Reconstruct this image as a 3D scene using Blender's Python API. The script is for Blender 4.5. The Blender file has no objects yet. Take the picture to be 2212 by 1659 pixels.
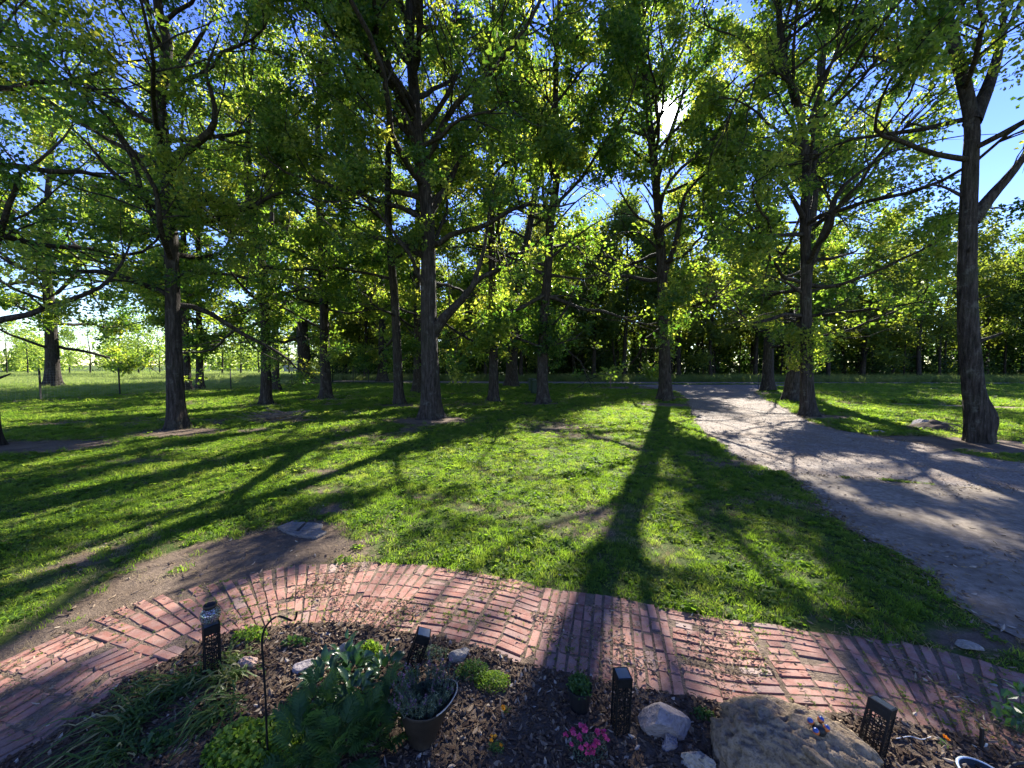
import bpy, math, random
import numpy as np
from mathutils import Vector, Matrix, Euler
from mathutils.geometry import tessellate_polygon

# ------------------------------------------------------------------ camera, sky, sun, exposure
scene = bpy.context.scene
C = scene.collection
PITCH = math.radians(2.9); CAM_H = 2.1; FPX = 831.0
SUN_AZ = math.radians(21.4); SUN_EL = math.radians(30.6)     # to the right of +Y, above the horizon
SUN_DIR = np.array([math.sin(SUN_AZ)*math.cos(SUN_EL), math.cos(SUN_AZ)*math.cos(SUN_EL), math.sin(SUN_EL)])

cd = bpy.data.cameras.new('camera'); cam = bpy.data.objects.new('camera', cd); C.objects.link(cam)
cd.sensor_width = 36.0; cd.lens = 36.0*FPX/2212.0; cd.clip_start = 0.05; cd.clip_end = 3000
cam.location = (0, 0, CAM_H); cam.rotation_euler = (math.radians(90)-PITCH, 0, 0)
scene.camera = cam

w = bpy.data.worlds.new('World'); scene.world = w; w.use_nodes = True
nt = w.node_tree; nt.nodes.clear()
sky = nt.nodes.new('ShaderNodeTexSky'); sky.sky_type = 'NISHITA'; sky.sun_disc = False
sky.sun_elevation = SUN_EL; sky.sun_rotation = SUN_AZ
sky.air_density = 1.0; sky.dust_density = 0.0; sky.ozone_density = 3.0; sky.altitude = 200
bg = nt.nodes.new('ShaderNodeBackground'); bg.inputs['Strength'].default_value = 0.086
hsv = nt.nodes.new('ShaderNodeHueSaturation'); hsv.inputs['Saturation'].default_value = 1.2; hsv.inputs['Hue'].default_value = 0.527
nt.links.new(sky.outputs[0], hsv.inputs['Color']); nt.links.new(hsv.outputs[0], bg.inputs[0])
# the sun's disc and its aureole, part of the sky that the camera looks into
tc = nt.nodes.new('ShaderNodeTexCoord')
dot = nt.nodes.new('ShaderNodeVectorMath'); dot.operation = 'DOT_PRODUCT'
dot.inputs[1].default_value = tuple(SUN_DIR); nt.links.new(tc.outputs['Generated'], dot.inputs[0])
clampn = nt.nodes.new('ShaderNodeMath'); clampn.operation = 'MAXIMUM'; clampn.inputs[1].default_value = 0.0
nt.links.new(dot.outputs['Value'], clampn.inputs[0])
def wpow(exp, mul):
    p = nt.nodes.new('ShaderNodeMath'); p.operation = 'POWER'; p.inputs[1].default_value = exp
    nt.links.new(clampn.outputs[0], p.inputs[0])
    m = nt.nodes.new('ShaderNodeMath'); m.operation = 'MULTIPLY'; m.inputs[1].default_value = mul
    nt.links.new(p.outputs[0], m.inputs[0]); return m
g1 = wpow(18000, 40.0); g2 = wpow(1500, 0.7); g3 = wpow(120, 0.06)
a1 = nt.nodes.new('ShaderNodeMath'); a1.operation = 'ADD'; nt.links.new(g1.outputs[0], a1.inputs[0]); nt.links.new(g2.outputs[0], a1.inputs[1])
a2 = nt.nodes.new('ShaderNodeMath'); a2.operation = 'ADD'; nt.links.new(a1.outputs[0], a2.inputs[0]); nt.links.new(g3.outputs[0], a2.inputs[1])
bg2 = nt.nodes.new('ShaderNodeBackground'); bg2.inputs[0].default_value = (1, 0.97, 0.9, 1); nt.links.new(a2.outputs[0], bg2.inputs['Strength'])
addw = nt.nodes.new('ShaderNodeAddShader'); nt.links.new(bg.outputs[0], addw.inputs[0]); nt.links.new(bg2.outputs[0], addw.inputs[1])
wo = nt.nodes.new('ShaderNodeOutputWorld'); nt.links.new(addw.outputs[0], wo.inputs[0])

sl = bpy.data.lights.new('sun', 'SUN'); sl.energy = 5.0; sl.angle = math.radians(0.53); sl.color = (1, 0.945, 0.85)
so = bpy.data.objects.new('sun', sl); C.objects.link(so)
so.rotation_euler = Vector(-SUN_DIR).to_track_quat('-Z', 'Y').to_euler(); so.location = (20, 60, 60)

scene.view_settings.view_transform = 'Standard'; scene.view_settings.look = 'None'
scene.view_settings.gamma = 1.0; scene.view_settings.use_curve_mapping = False
scene.view_settings.exposure = 2.12
cy = scene.cycles
cy.max_bounces = 7; cy.diffuse_bounces = 3; cy.transmission_bounces = 4; cy.glossy_bounces = 2; cy.transparent_max_bounces = 6
cy.caustics_reflective = False; cy.caustics_refractive = False; cy.sample_clamp_indirect = 6.0

# ------------------------------------------------------------------ helpers
rng = np.random.default_rng(7); random.seed(7)
CP, SP = math.cos(PITCH), math.sin(PITCH)
def ray(u, v):
    x = (u-1106)/FPX; y = -(v-829.5)/FPX
    return np.array([x, CP+y*SP, -SP+y*CP])
def G(u, v, z=0.0):                       # where a sight line meets the ground
    d = ray(u, v); t = (z-CAM_H)/d[2]
    return np.array([d[0]*t, d[1]*t, z])
def P(u, v, Y):                           # the point on a sight line at distance Y
    d = ray(u, v); t = Y/d[1]
    return np.array([d[0]*t, Y, CAM_H+d[2]*t])
def Gs(l, z=0.0): return np.array([G(u, v, z)[:2] for u, v in l])

_perm = np.random.default_rng(3).random((8, 256, 256))
def vnoise(x, y, scale, seed=0):
    x = np.asarray(x, float)/scale+57.3; y = np.asarray(y, float)/scale+91.7
    xi = np.floor(x).astype(int); yi = np.floor(y).astype(int); fx = x-xi; fy = y-yi
    fx = fx*fx*(3-2*fx); fy = fy*fy*(3-2*fy); T = _perm[seed % 8]
    a = T[xi % 256, yi % 256]; b = T[(xi+1) % 256, yi % 256]; c = T[xi % 256, (yi+1) % 256]; d = T[(xi+1) % 256, (yi+1) % 256]
    return (a*(1-fx)+b*fx)*(1-fy)+(c*(1-fx)+d*fx)*fy
def fbm(x, y, scale, seed=0, o=3):
    r = 0; a = 0.5; t = 0
    for k in range(o): r = r+a*vnoise(x, y, scale/2**k, seed+k); t += a; a *= .5
    return r/t
def inpoly(x, y, poly):
    x = np.asarray(x); y = np.asarray(y); c = np.zeros(x.shape, bool); n = len(poly); j = n-1
    for i in range(n):
        xi, yi = poly[i][0], poly[i][1]; xj, yj = poly[j][0], poly[j][1]
        m = ((yi > y) != (yj > y)) & (x < (xj-xi)*(y-yi)/((yj-yi) if abs(yj-yi) > 1e-9 else 1e-9)+xi)
        c ^= m; j = i
    return c

def mesh_np(name, V, F, mats, attrs=None, smooth=False, midx=None):
    """V (n,3); F list of int arrays (m,k), one array for each polygon size"""
    me = bpy.data.meshes.new(name)
    V = np.asarray(V, np.float32); F = [np.asarray(f, np.int32) for f in F if len(f)]
    me.vertices.add(len(V)); me.vertices.foreach_set('co', V.ravel())
    li = np.concatenate([f.ravel() for f in F]); tot = np.concatenate([np.full(len(f), f.shape[1], np.int32) for f in F])
    st = np.concatenate([[0], np.cumsum(tot)[:-1]]).astype(np.int32)
    me.loops.add(len(li)); me.loops.foreach_set('vertex_index', li)
    me.polygons.add(len(tot)); me.polygons.foreach_set('loop_start', st); me.polygons.foreach_set('loop_total', tot)
    if midx is not None: me.polygons.foreach_set('material_index', np.asarray(midx, np.int32))
    me.update(calc_edges=True)
    me.polygons.foreach_set('use_smooth', np.full(len(tot), bool(smooth)))
    for k, a in (attrs or {}).items():
        at = me.attributes.new(k, 'FLOAT', 'POINT'); at.data.foreach_set('value', np.asarray(a, np.float32))
    for m in (mats if isinstance(mats, (list, tuple)) else [mats]): me.materials.append(m)
    return me
def link(name, me, parent=None, loc=None, rot=None):
    o = bpy.data.objects.new(name, me); C.objects.link(o)
    if parent is not None: o.parent = parent
    if loc is not None: o.location = loc
    if rot is not None: o.rotation_euler = rot
    return o
def tag(o, label=None, cat=None, group=None, kind=None):
    if label: o['label'] = label
    if cat: o['category'] = cat
    if group: o['group'] = group
    if kind: o['kind'] = kind
    return o
def thing(name, label, cat, loc=(0, 0, 0), rot=None, group=None):
    o = bpy.data.objects.new(name, None); C.objects.link(o); o.location = loc; o.empty_display_size = 0.1
    if rot is not None: o.rotation_euler = rot
    return tag(o, label, cat, group)

class MB:
    def __init__(s): s.V = []; s.F = {}; s.n = 0; s.A = []
    def add(s, V, F, a=0.5):
        V = np.asarray(V, float).reshape(-1, 3)
        for f in (F if isinstance(F, list) else [F]):
            f = np.asarray(f, int)
            if f.size: s.F.setdefault(f.shape[1], []).append(f+s.n)
        s.V.append(V); s.n += len(V); s.A.append(np.broadcast_to(np.asarray(a, float), (len(V),)))
    def mesh(s, name, mat, smooth=False):
        return mesh_np(name, np.concatenate(s.V), [np.concatenate(f) for f in s.F.values()], mat, {'tint': np.concatenate(s.A)}, smooth)
    def build(s, name, mat, parent=None, smooth=False, loc=None, rot=None):
        return link(name, s.mesh(name, mat, smooth), parent, loc, rot)
BOXF = np.array([[0, 3, 2, 1], [4, 5, 6, 7], [0, 1, 5, 4], [1, 2, 6, 5], [2, 3, 7, 6], [3, 0, 4, 7]])
def box(mb, c, s, R=None, a=.5):
    x, y, z = np.array(s)/2
    V = np.array([[-x, -y, -z], [x, -y, -z], [x, y, -z], [-x, y, -z], [-x, -y, z], [x, -y, z], [x, y, z], [-x, y, z]])
    if R is not None: V = V @ np.array(R).T
    mb.add(V+np.array(c), BOXF, a)

def tubes(Pn, Rn, sides, cap=False):
    """Pn (n,k,3) centre lines, Rn (n,k) radii -> V, quads (tubes all alike in length)"""
    n, k, _ = Pn.shape
    T = np.empty_like(Pn); T[:, 1:-1] = Pn[:, 2:]-Pn[:, :-2]; T[:, 0] = Pn[:, 1]-Pn[:, 0]; T[:, -1] = Pn[:, -1]-Pn[:, -2]
    T /= np.linalg.norm(T, axis=2, keepdims=True)+1e-9
    mean = Pn[:, -1]-Pn[:, 0]; mean /= np.linalg.norm(mean, axis=1, keepdims=True)+1e-9
    ref = np.where(np.abs(mean[:, 2:3]) > 0.7, np.array([[1., 0, 0]]), np.array([[0, 0, 1.]]))
    X = np.cross(T, ref[:, None, :]); X /= np.linalg.norm(X, axis=2, keepdims=True)+1e-9
    Yv = np.cross(T, X)
    a = np.arange(sides)*2*np.pi/sides
    V = Pn[:, :, None, :]+Rn[:, :, None, None]*(X[:, :, None, :]*np.cos(a)[None, None, :, None]+Yv[:, :, None, :]*np.sin(a)[None, None, :, None])
    idx = np.arange(n*k*sides).reshape(n, k, sides)
    A = idx[:, :-1, :]; B = idx[:, 1:, :]
    F = np.stack([A, np.roll(A, -1, 2), np.roll(B, -1, 2), B], -1).reshape(-1, 4)
    return V.reshape(-1, 3), F
def tube1(mb, pts, r, sides=8, a=.5):
    pts = np.asarray(pts, float)[None]; r = np.broadcast_to(np.asarray(r, float), (1, pts.shape[1]))
    V, F = tubes(pts, r, sides); mb.add(V, F, a)
    k = pts.shape[1]
    mb.add(V[:sides], np.arange(sides)[None, ::-1], a); mb.add(V[-sides:], np.arange(sides)[None], a)
def lathe(mb, prof, sides=24, a=.5, closed=False):
    prof = np.asarray(prof, float); k = len(prof); an = np.arange(sides)*2*np.pi/sides
    V = np.stack([prof[:, 0, None]*np.cos(an), prof[:, 0, None]*np.sin(an), np.broadcast_to(prof[:, 1, None], (k, sides))], -1).reshape(-1, 3)
    idx = np.arange(k*sides).reshape(k, sides); A = idx[:-1]; B = idx[1:]
    mb.add(V, np.stack([A, np.roll(A, -1, 1), np.roll(B, -1, 1), B], -1).reshape(-1, 4), a)
def smooth_poly(pts, n):
    pts = np.asarray(pts, float); k = len(pts)
    d = np.concatenate([[0], np.cumsum(np.linalg.norm(np.diff(pts, axis=0), axis=1))])
    s = np.linspace(0, d[-1], n); ext = np.vstack([2*pts[0]-pts[1], pts, 2*pts[-1]-pts[-2]])
    i = np.clip(np.searchsorted(d, s, 'right')-1, 0, k-2); t = ((s-d[i])/(d[i+1]-d[i]+1e-9))[:, None]
    p0, p1, p2, p3 = ext[i], ext[i+1], ext[i+2], ext[i+3]
    return .5*((2*p1)+(-p0+p2)*t+(2*p0-5*p1+4*p2-p3)*t*t+(-p0+3*p1-3*p2+p3)*t**3)

# ------------------------------------------------------------------ materials
def newmat(name):
    m = bpy.data.materials.new(name); m.use_nodes = True; t = m.node_tree; t.nodes.clear()
    out = t.nodes.new('ShaderNodeOutputMaterial'); return m, t, out
def N(t, typ, **kw):
    n = t.nodes.new(typ)
    for k, v in kw.items(): setattr(n, k, v)
    return n
def ramp(t, fac, stops):
    r = N(t, 'ShaderNodeValToRGB'); e = r.color_ramp.elements
    while len(e) < len(stops): e.new(0.5)
    for el, (p, c) in zip(e, stops): el.position = p; el.color = (*c, 1)
    if fac is not None: t.links.new(fac, r.inputs[0])
    return r.outputs[0]
def mixc(t, fac, a, b, mode='MIX'):
    m = N(t, 'ShaderNodeMix', data_type='RGBA', blend_type=mode)
    for s, v in ((m.inputs[0], fac), (m.inputs[6], a), (m.inputs[7], b)):
        if hasattr(v, 'links'): t.links.new(v, s)
        else: s.default_value = v if isinstance(v, float) else (*v, 1)
    return m.outputs[2]
def noise(t, scale, detail=4, vec=None, rough=.6, stretch=None):
    n = N(t, 'ShaderNodeTexNoise'); n.inputs['Scale'].default_value = scale; n.inputs['Detail'].default_value = detail; n.inputs['Roughness'].default_value = rough
    if stretch is not None:
        mp = N(t, 'ShaderNodeMapping'); mp.inputs['Scale'].default_value = stretch; t.links.new(vec, mp.inputs[0]); vec = mp.outputs[0]
    if vec is not None: t.links.new(vec, n.inputs['Vector'])
    return n.outputs['Fac']
def objco(t): return N(t, 'ShaderNodeTexCoord').outputs['Object']
def worldpos(t): return N(t, 'ShaderNodeNewGeometry').outputs['Position']
def math2(t, op, a, b=0.0, clamp=False):
    m = N(t, 'ShaderNodeMath', operation=op, use_clamp=clamp)
    for s, v in zip(m.inputs, (a, b)):
        if hasattr(v, 'links'): t.links.new(v, s)
        else: s.default_value = v
    return m.outputs[0]
def attr(t, name): return N(t, 'ShaderNodeAttribute', attribute_name=name).outputs['Fac']
def bumpn(t, h, strength=.5, dist=.02):
    b = N(t, 'ShaderNodeBump'); b.inputs['Strength'].default_value = strength; b.inputs['Distance'].default_value = dist
    t.links.new(h, b.inputs['Height']); return b.outputs[0]
def princ(t, out, col, rough=.7, spec=.3, metal=0.0, normal=None):
    p = N(t, 'ShaderNodeBsdfPrincipled')
    for nm, v in (('Base Color', col), ('Roughness', rough), ('Specular IOR Level', spec), ('Metallic', metal)):
        if hasattr(v, 'links'): t.links.new(v, p.inputs[nm])
        else: p.inputs[nm].default_value = (*v, 1) if isinstance(v, tuple) else v
    if normal is not None: t.links.new(normal, p.inputs['Normal'])
    if out is not None: t.links.new(p.outputs[0], out.inputs[0])
    return p

def leaf_mat(name, stops, tr_stops, trans=.5, rough=.5, use='attr', spec=.25, patch=None):
    m, t, out = newmat(name)
    if use == 'mix': f = math2(t, 'ADD', math2(t, 'MULTIPLY', attr(t, 'tint'), .5), math2(t, 'MULTIPLY', N(t, 'ShaderNodeObjectInfo').outputs['Random'], .55), True)
    elif use == 'attr': f = attr(t, 'tint')
    else: f = N(t, 'ShaderNodeObjectInfo').outputs['Random']
    if patch:
        n = noise(t, patch, 3, worldpos(t)); f = math2(t, 'ADD', math2(t, 'MULTIPLY', f, .45), math2(t, 'MULTIPLY', math2(t, 'SUBTRACT', n, .22), 1.0), True)
    c1 = ramp(t, f, stops); c2 = ramp(t, f, tr_stops)
    p = princ(t, None, c1, rough, spec)
    tr = N(t, 'ShaderNodeBsdfTranslucent'); t.links.new(c2, tr.inputs[0])
    mx = N(t, 'ShaderNodeMixShader'); mx.inputs[0].default_value = trans
    t.links.new(p.outputs[0], mx.inputs[1]); t.links.new(tr.outputs[0], mx.inputs[2]); t.links.new(mx.outputs[0], out.inputs[0])
    return m
M = {}
M['oak_leaf'] = leaf_mat('oak_leaf', [(0, (.038, .072, .022)), (.6, (.068, .110, .028)), (1, (.12, .150, .035))],
                         [(0, (.15, .27, .02)), (.6, (.32, .46, .03)), (1, (.60, .64, .06))], .5, .45)
M['wood_leaf'] = leaf_mat('wood_leaf', [(0, (.03, .065, .018)), (1, (.07, .12, .025))],
                          [(0, (.10, .20, .02)), (1, (.46, .50, .045))], .47, .55, 'mix')
M['young_leaf'] = leaf_mat('young_leaf', [(0, (.07, .13, .025)), (1, (.13, .18, .04))],
                           [(0, (.26, .44, .04)), (1, (.52, .62, .09))], .5, .5)
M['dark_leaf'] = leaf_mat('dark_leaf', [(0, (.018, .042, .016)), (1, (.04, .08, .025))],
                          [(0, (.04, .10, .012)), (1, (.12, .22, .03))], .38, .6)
M['grass'] = leaf_mat('grass', [(0, (.036, .078, .014)), (.55, (.070, .125, .022)), (1, (.15, .17, .05))],
                      [(0, (.12, .27, .018)), (.55, (.29, .46, .03)), (1, (.56, .58, .10))], .5, .65, 'obj', .12, patch=.9)
M['crown_leaf'] = leaf_mat('crown_leaf', [(0, (.030, .066, .026)), (.6, (.060, .108, .034)), (1, (.115, .152, .042))],
                           [(0, (.10, .24, .02)), (.6, (.36, .50, .035)), (1, (.74, .73, .08))], .56, .42, 'attr', .3)
M['straw'] = leaf_mat('straw', [(0, (.16, .12, .06)), (1, (.34, .28, .16))], [(0, (.2, .15, .07)), (1, (.42, .36, .2))], .4, .8, 'obj', .1)
M['meadow'] = leaf_mat('meadow', [(0, (.06, .11, .03)), (1, (.15, .18, .07))],
                       [(0, (.22, .36, .05)), (1, (.5, .55, .16))], .5, .6, 'obj', .2, patch=.25)
M['broad_leaf'] = leaf_mat('broad_leaf', [(0, (.02, .06, .03)), (1, (.05, .11, .04))],
                           [(0, (.04, .12, .02)), (1, (.10, .25, .03))], .25, .32, 'obj', .5)
M['fern_leaf'] = leaf_mat('fern_leaf', [(0, (.028, .07, .026)), (1, (.06, .12, .035))],
                          [(0, (.07, .18, .02)), (1, (.2, .36, .05))], .4, .5, 'obj')
M['strap_leaf'] = leaf_mat('strap_leaf', [(0, (.035, .075, .02)), (.7, (.08, .13, .03)), (1, (.3, .27, .12))],
                           [(0, (.07, .16, .02)), (.7, (.22, .36, .04)), (1, (.5, .45, .2))], .4, .4)
M['ground_cover'] = leaf_mat('ground_cover', [(0, (.07, .14, .02)), (1, (.14, .22, .03))],
                             [(0, (.18, .36, .02)), (1, (.4, .55, .05))], .4, .45)
M['grey_leaf'] = leaf_mat('grey_leaf', [(0, (.06, .09, .06)), (1, (.13, .16, .11))],
                          [(0, (.08, .16, .05)), (1, (.2, .28, .1))], .3, .6)
def flat_mat(name, col, rough=.6, spec=.3, metal=0.0, var=.25, scale=30, bump=.2):
    m, t, out = newmat(name); n = noise(t, scale, 4, objco(t))
    lo = tuple(c*(1-var) for c in col); hi = tuple(min(1, c*(1+var)) for c in col)
    princ(t, out, ramp(t, n, [(.3, lo), (.7, hi)]), rough, spec, metal, bumpn(t, n, bump, .004)); return m
M['black_metal'] = flat_mat('black_metal', (.010, .010, .010), .55, .15, 0, .3, 40)
M['steel_dark'] = flat_mat('steel_dark', (.03, .032, .03), .6, .3)
M['wire'] = flat_mat('wire', (.22, .22, .21), .5, .5, .6)
M['solar_glass'] = flat_mat('solar_glass', (.10, .12, .14), .12, .6, 0, .1)
M['bin_green'] = flat_mat('bin_green', (.008, .03, .022), .45, .4)
M['black_plastic'] = flat_mat('black_plastic', (.012, .012, .013), .5, .4)
M['white_rim'] = flat_mat('white_rim', (.75, .74, .72), .4, .4)
M['pink'] = leaf_mat('pink_petal', [(0, (.45, .02, .12)), (1, (.75, .12, .28))], [(0, (.5, .03, .15)), (1, (.8, .15, .3))], .3, .6)
M['orange'] = leaf_mat('orange_petal', [(0, (.7, .22, .01)), (1, (.85, .42, .02))], [(0, (.7, .22, .01)), (1, (.85, .42, .02))], .3, .6)
M['purple'] = leaf_mat('purple_petal', [(0, (.13, .08, .11)), (1, (.26, .12, .21))], [(0, (.15, .08, .12)), (1, (.28, .14, .23))], .3, .7)
M['plastic_blue'] = flat_mat('plastic_blue', (.02, .06, .25), .3, .5)
M['orange_body'] = flat_mat('orange_body', (.5, .13, .03), .4, .4)
M['cord_white'] = flat_mat('cord_white', (.55, .54, .5), .5, .4)
M['pavilion'] = flat_mat('far_grey', (.35, .36, .36), .6, .3)

def bark_mat(name, dark, light, scale=1.0):
    m, t, out = newmat(name); co = objco(t)
    n1 = noise(t, 20*scale, 4, co, .6, (1, 1, .13)); n2 = noise(t, 1.7, 3, co); n3 = noise(t, 60, 3, co, .6, (1, 1, .4)); n4 = noise(t, 7*scale, 3, co, .6, (1, 1, .3))
    h = math2(t, 'ADD', math2(t, 'MULTIPLY', n1, .7), math2(t, 'ADD', math2(t, 'MULTIPLY', n4, .25), math2(t, 'MULTIPLY', n3, .25)))
    c = ramp(t, h, [(.44, tuple(x*.3 for x in dark)), (.60, dark), (.78, light)])
    c = mixc(t, math2(t, 'MULTIPLY', ramp(t, n2, [(.5, (0, 0, 0)), (.72, (1, 1, 1))]), .3), c, (.045, .055, .03))
    n6 = noise(t, 3.2, 5, co, .75); c = mixc(t, ramp(t, n6, [(.56, (0, 0, 0)), (.68, (.55, .55, .55))]), c, (.13, .13, .11))
    princ(t, out, c, .9, .15, 0, bumpn(t, h, 1.0, .09)); return m
M['bark'] = bark_mat('bark', (.036, .030, .025), (.085, .072, .061))
M['bark_far'] = bark_mat('bark_far', (.03, .026, .022), (.07, .06, .052), .7)

def brick_mat():
    m, t, out = newmat('brick'); oi = N(t, 'ShaderNodeObjectInfo').outputs['Random']; g = N(t, 'ShaderNodeNewGeometry').outputs['Random Per Island']
    f = math2(t, 'FRACT', math2(t, 'ADD', oi, g)); wp = worldpos(t)
    c = ramp(t, f, [(0, (.21, .092, .07)), (.3, (.30, .136, .097)), (.6, (.37, .182, .132)), (.88, (.27, .122, .092)), (.975, (.24, .14, .12)), (1, (.34, .25, .21))])
    n1 = noise(t, 14, 5, wp, .7); n2 = noise(t, 130, 3, wp); n3 = noise(t, 3.1, 4, wp, .65)
    c = mixc(t, ramp(t, n1, [(.42, (0, 0, 0)), (.75, (.7, .7, .7))]), c, (.36, .27, .22))
    c = mixc(t, ramp(t, n3, [(.52, (0, 0, 0)), (.72, (.55, .55, .55))]), c, (.13, .105, .075))
    c = mixc(t, .5, c, ramp(t, n2, [(.25, (.45, .42, .4)), (.6, (1, 1, 1))]), 'MULTIPLY')
    h = math2(t, 'ADD', n2, math2(t, 'MULTIPLY', n1, 1.5))
    princ(t, out, c, .85, .2, 0, bumpn(t, h, .5, .003)); return m
M['brick'] = brick_mat()

def dirt_color(t, wp, tone=1.0):
    n1 = noise(t, 1.6, 5, wp, .65); n2 = noise(t, 24, 4, wp, .7); n3 = noise(t, 120, 2, wp)
    c = ramp(t, n1, [(.3, (.095*tone, .07*tone, .05*tone)), (.7, (.19*tone, .148*tone, .112*tone))])
    c = mixc(t, .7, c, ramp(t, n2, [(.3, (.5, .47, .43)), (.65, (1.15, 1.1, 1.05))]), 'MULTIPLY')
    c = mixc(t, .6, c, ramp(t, n3, [(.3, (.6, .58, .55)), (.65, (1.2, 1.2, 1.2))]), 'MULTIPLY')
    return c, math2(t, 'ADD', n2, math2(t, 'MULTIPLY', n3, .5))
def ground_mat():
    m, t, out = newmat('ground'); wp = worldpos(t); d = attr(t, 'dirt')
    dc, h = dirt_color(t, wp)
    g1 = noise(t, .5, 4, wp); g2 = noise(t, 9, 4, wp, .75)
    gc = ramp(t, g1, [(.3, (.055, .085, .02)), (.7, (.085, .11, .028))])
    gc = mixc(t, .8, gc, ramp(t, g2, [(.3, (.35, .4, .3)), (.65, (1.2, 1.2, 1.1))]), 'MULTIPLY')
    f = math2(t, 'ADD', d, math2(t, 'MULTIPLY', math2(t, 'SUBTRACT', g2, .5), .7), True)
    c = mixc(t, ramp(t, f, [(.35, (0, 0, 0)), (.6, (1, 1, 1))]), gc, dc)
    princ(t, out, c, .95, .1, 0, bumpn(t, h, .7, .03)); return m
M['ground'] = ground_mat()
def soil_mat(name, tone, bump=.9):
    m, t, out = newmat(name); c, h = dirt_color(t, worldpos(t), tone)
    princ(t, out, c, .95, .1, 0, bumpn(t, h, bump, .02)); return m
M['mulch_soil'] = soil_mat('mulch_soil', .7); M['joint_soil'] = soil_mat('joint_soil', 1.15); M['track_soil'] = soil_mat('track_soil', 1.7)
def gravel_mat():
    m, t, out = newmat('gravel'); wp = worldpos(t)
    v = N(t, 'ShaderNodeTexVoronoi'); v.inputs['Scale'].default_value = 38; t.links.new(wp, v.inputs['Vector'])
    n = noise(t, 1.1, 5, wp, .65); n2 = noise(t, 7, 4, wp, .7)
    c = ramp(t, N(t, 'ShaderNodeSeparateColor').outputs[0], [(0, (.15, .122, .10)), (1, (.32, .275, .23))])
    sp = [x for x in t.nodes if x.bl_idname == 'ShaderNodeSeparateColor'][0]; t.links.new(v.outputs['Color'], sp.inputs[0])
    c = mixc(t, ramp(t, n, [(.42, (0, 0, 0)), (.66, (.85, .85, .85))]), c, (.20, .145, .10))
    c = mixc(t, .7, c, ramp(t, n2, [(.3, (.6, .57, .55)), (.65, (1.1, 1.1, 1.1))]), 'MULTIPLY')
    princ(t, out, c, .9, .2, 0, bumpn(t, math2(t, 'ADD', v.outputs['Distance'], math2(t, 'MULTIPLY', n2, 1.2)), .8, .025)); return m
M['gravel'] = gravel_mat()
def concrete_mat():
    m, t, out = newmat('concrete'); wp = worldpos(t)
    n = noise(t, .9, 5, wp, .65); n2 = noise(t, 12, 5, wp, .75); n3 = noise(t, 150, 2, wp)
    c = ramp(t, n, [(.3, (.165, .134, .098)), (.7, (.285, .237, .18))])
    c = mixc(t, .9, c, ramp(t, n2, [(.32, (.5, .47, .43)), (.62, (1.12, 1.12, 1.12))]), 'MULTIPLY')
    c = mixc(t, .5, c, ramp(t, n3, [(.3, (.65, .65, .65)), (.6, (1.15, 1.15, 1.15))]), 'MULTIPLY')
    n5 = noise(t, 2.3, 5, wp, .7); c = mixc(t, ramp(t, n5, [(.50, (0, 0, 0)), (.68, (.8, .8, .8))]), c, (.12, .092, .064))
    v = N(t, 'ShaderNodeTexVoronoi', feature='DISTANCE_TO_EDGE'); v.inputs['Scale'].default_value = .55
    nz = N(t, 'ShaderNodeTexNoise'); nz.inputs['Scale'].default_value = 2.0; t.links.new(wp, nz.inputs['Vector'])
    mv = N(t, 'ShaderNodeMix', data_type='VECTOR'); mv.inputs[0].default_value = .35; t.links.new(wp, mv.inputs[4]); t.links.new(nz.outputs['Color'], mv.inputs[5]); t.links.new(mv.outputs[1], v.inputs['Vector'])
    cr = ramp(t, v.outputs['Distance'], [(0, (1, 1, 1)), (.006, (0, 0, 0))])
    c = mixc(t, math2(t, 'MULTIPLY', cr, .6), c, (.09, .08, .07))
    princ(t, out, c, .9, .2, 0, bumpn(t, math2(t, 'ADD', n3, n2), .45, .008)); return m
M['concrete'] = concrete_mat()
def rock_mat(name, lo, hi, pit=.6, scale=6):
    m, t, out = newmat(name); co = objco(t)
    n = noise(t, scale, 6, co, .7); n2 = noise(t, scale*7, 4, co, .7); n3 = noise(t, scale*.5, 3, co)
    v = N(t, 'ShaderNodeTexVoronoi'); v.inputs['Scale'].default_value = scale*4; t.links.new(co, v.inputs['Vector'])
    c = ramp(t, n, [(.3, lo), (.7, hi)])
    c = mixc(t, math2(t, 'MULTIPLY', ramp(t, n3, [(.45, (0, 0, 0)), (.6, (1, 1, 1))]), .4), c, (.16, .13, .10))
    c = mixc(t, pit, c, ramp(t, n2, [(.3, (.35, .33, .3)), (.55, (1.05, 1.05, 1.05))]), 'MULTIPLY')
    h = math2(t, 'ADD', math2(t, 'ADD', n2, n), math2(t, 'MULTIPLY', v.outputs['Distance'], .5))
    princ(t, out, c, .9, .2, 0, bumpn(t, h, .9, .02)); return m
M['rock_tan'] = rock_mat('rock_tan', (.16, .112, .068), (.35, .268, .175), .9, 7)
M['rock_grey'] = rock_mat('rock_grey', (.17, .15, .16), (.34, .30, .30), .6, 7)
M['rock_white'] = rock_mat('rock_white', (.27, .235, .19), (.47, .42, .35), .5, 9)
M['rock_pink'] = rock_mat('rock_pink', (.42, .25, .18), (.62, .45, .36), .6, 9)
M['flagstone'] = rock_mat('flagstone', (.12, .113, .105), (.22, .207, .195), .7, 7)
M['stick'] = flat_mat('stick', (.15, .12, .09), .9, .1, 0, .5, 12)
M['dry_leaf'] = leaf_mat('dry_leaf', [(0, (.07, .045, .03)), (.5, (.16, .11, .07)), (.85, (.27, .20, .13)), (1, (.42, .36, .28))],
                         [(0, (.06, .04, .02)), (1, (.25, .17, .08))], .15, .8, 'obj')
M['catkin'] = leaf_mat('catkin', [(0, (.13, .09, .04)), (1, (.30, .22, .10))], [(0, (.15, .1, .04)), (1, (.35, .27, .12))], .2, .9, 'obj')
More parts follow.
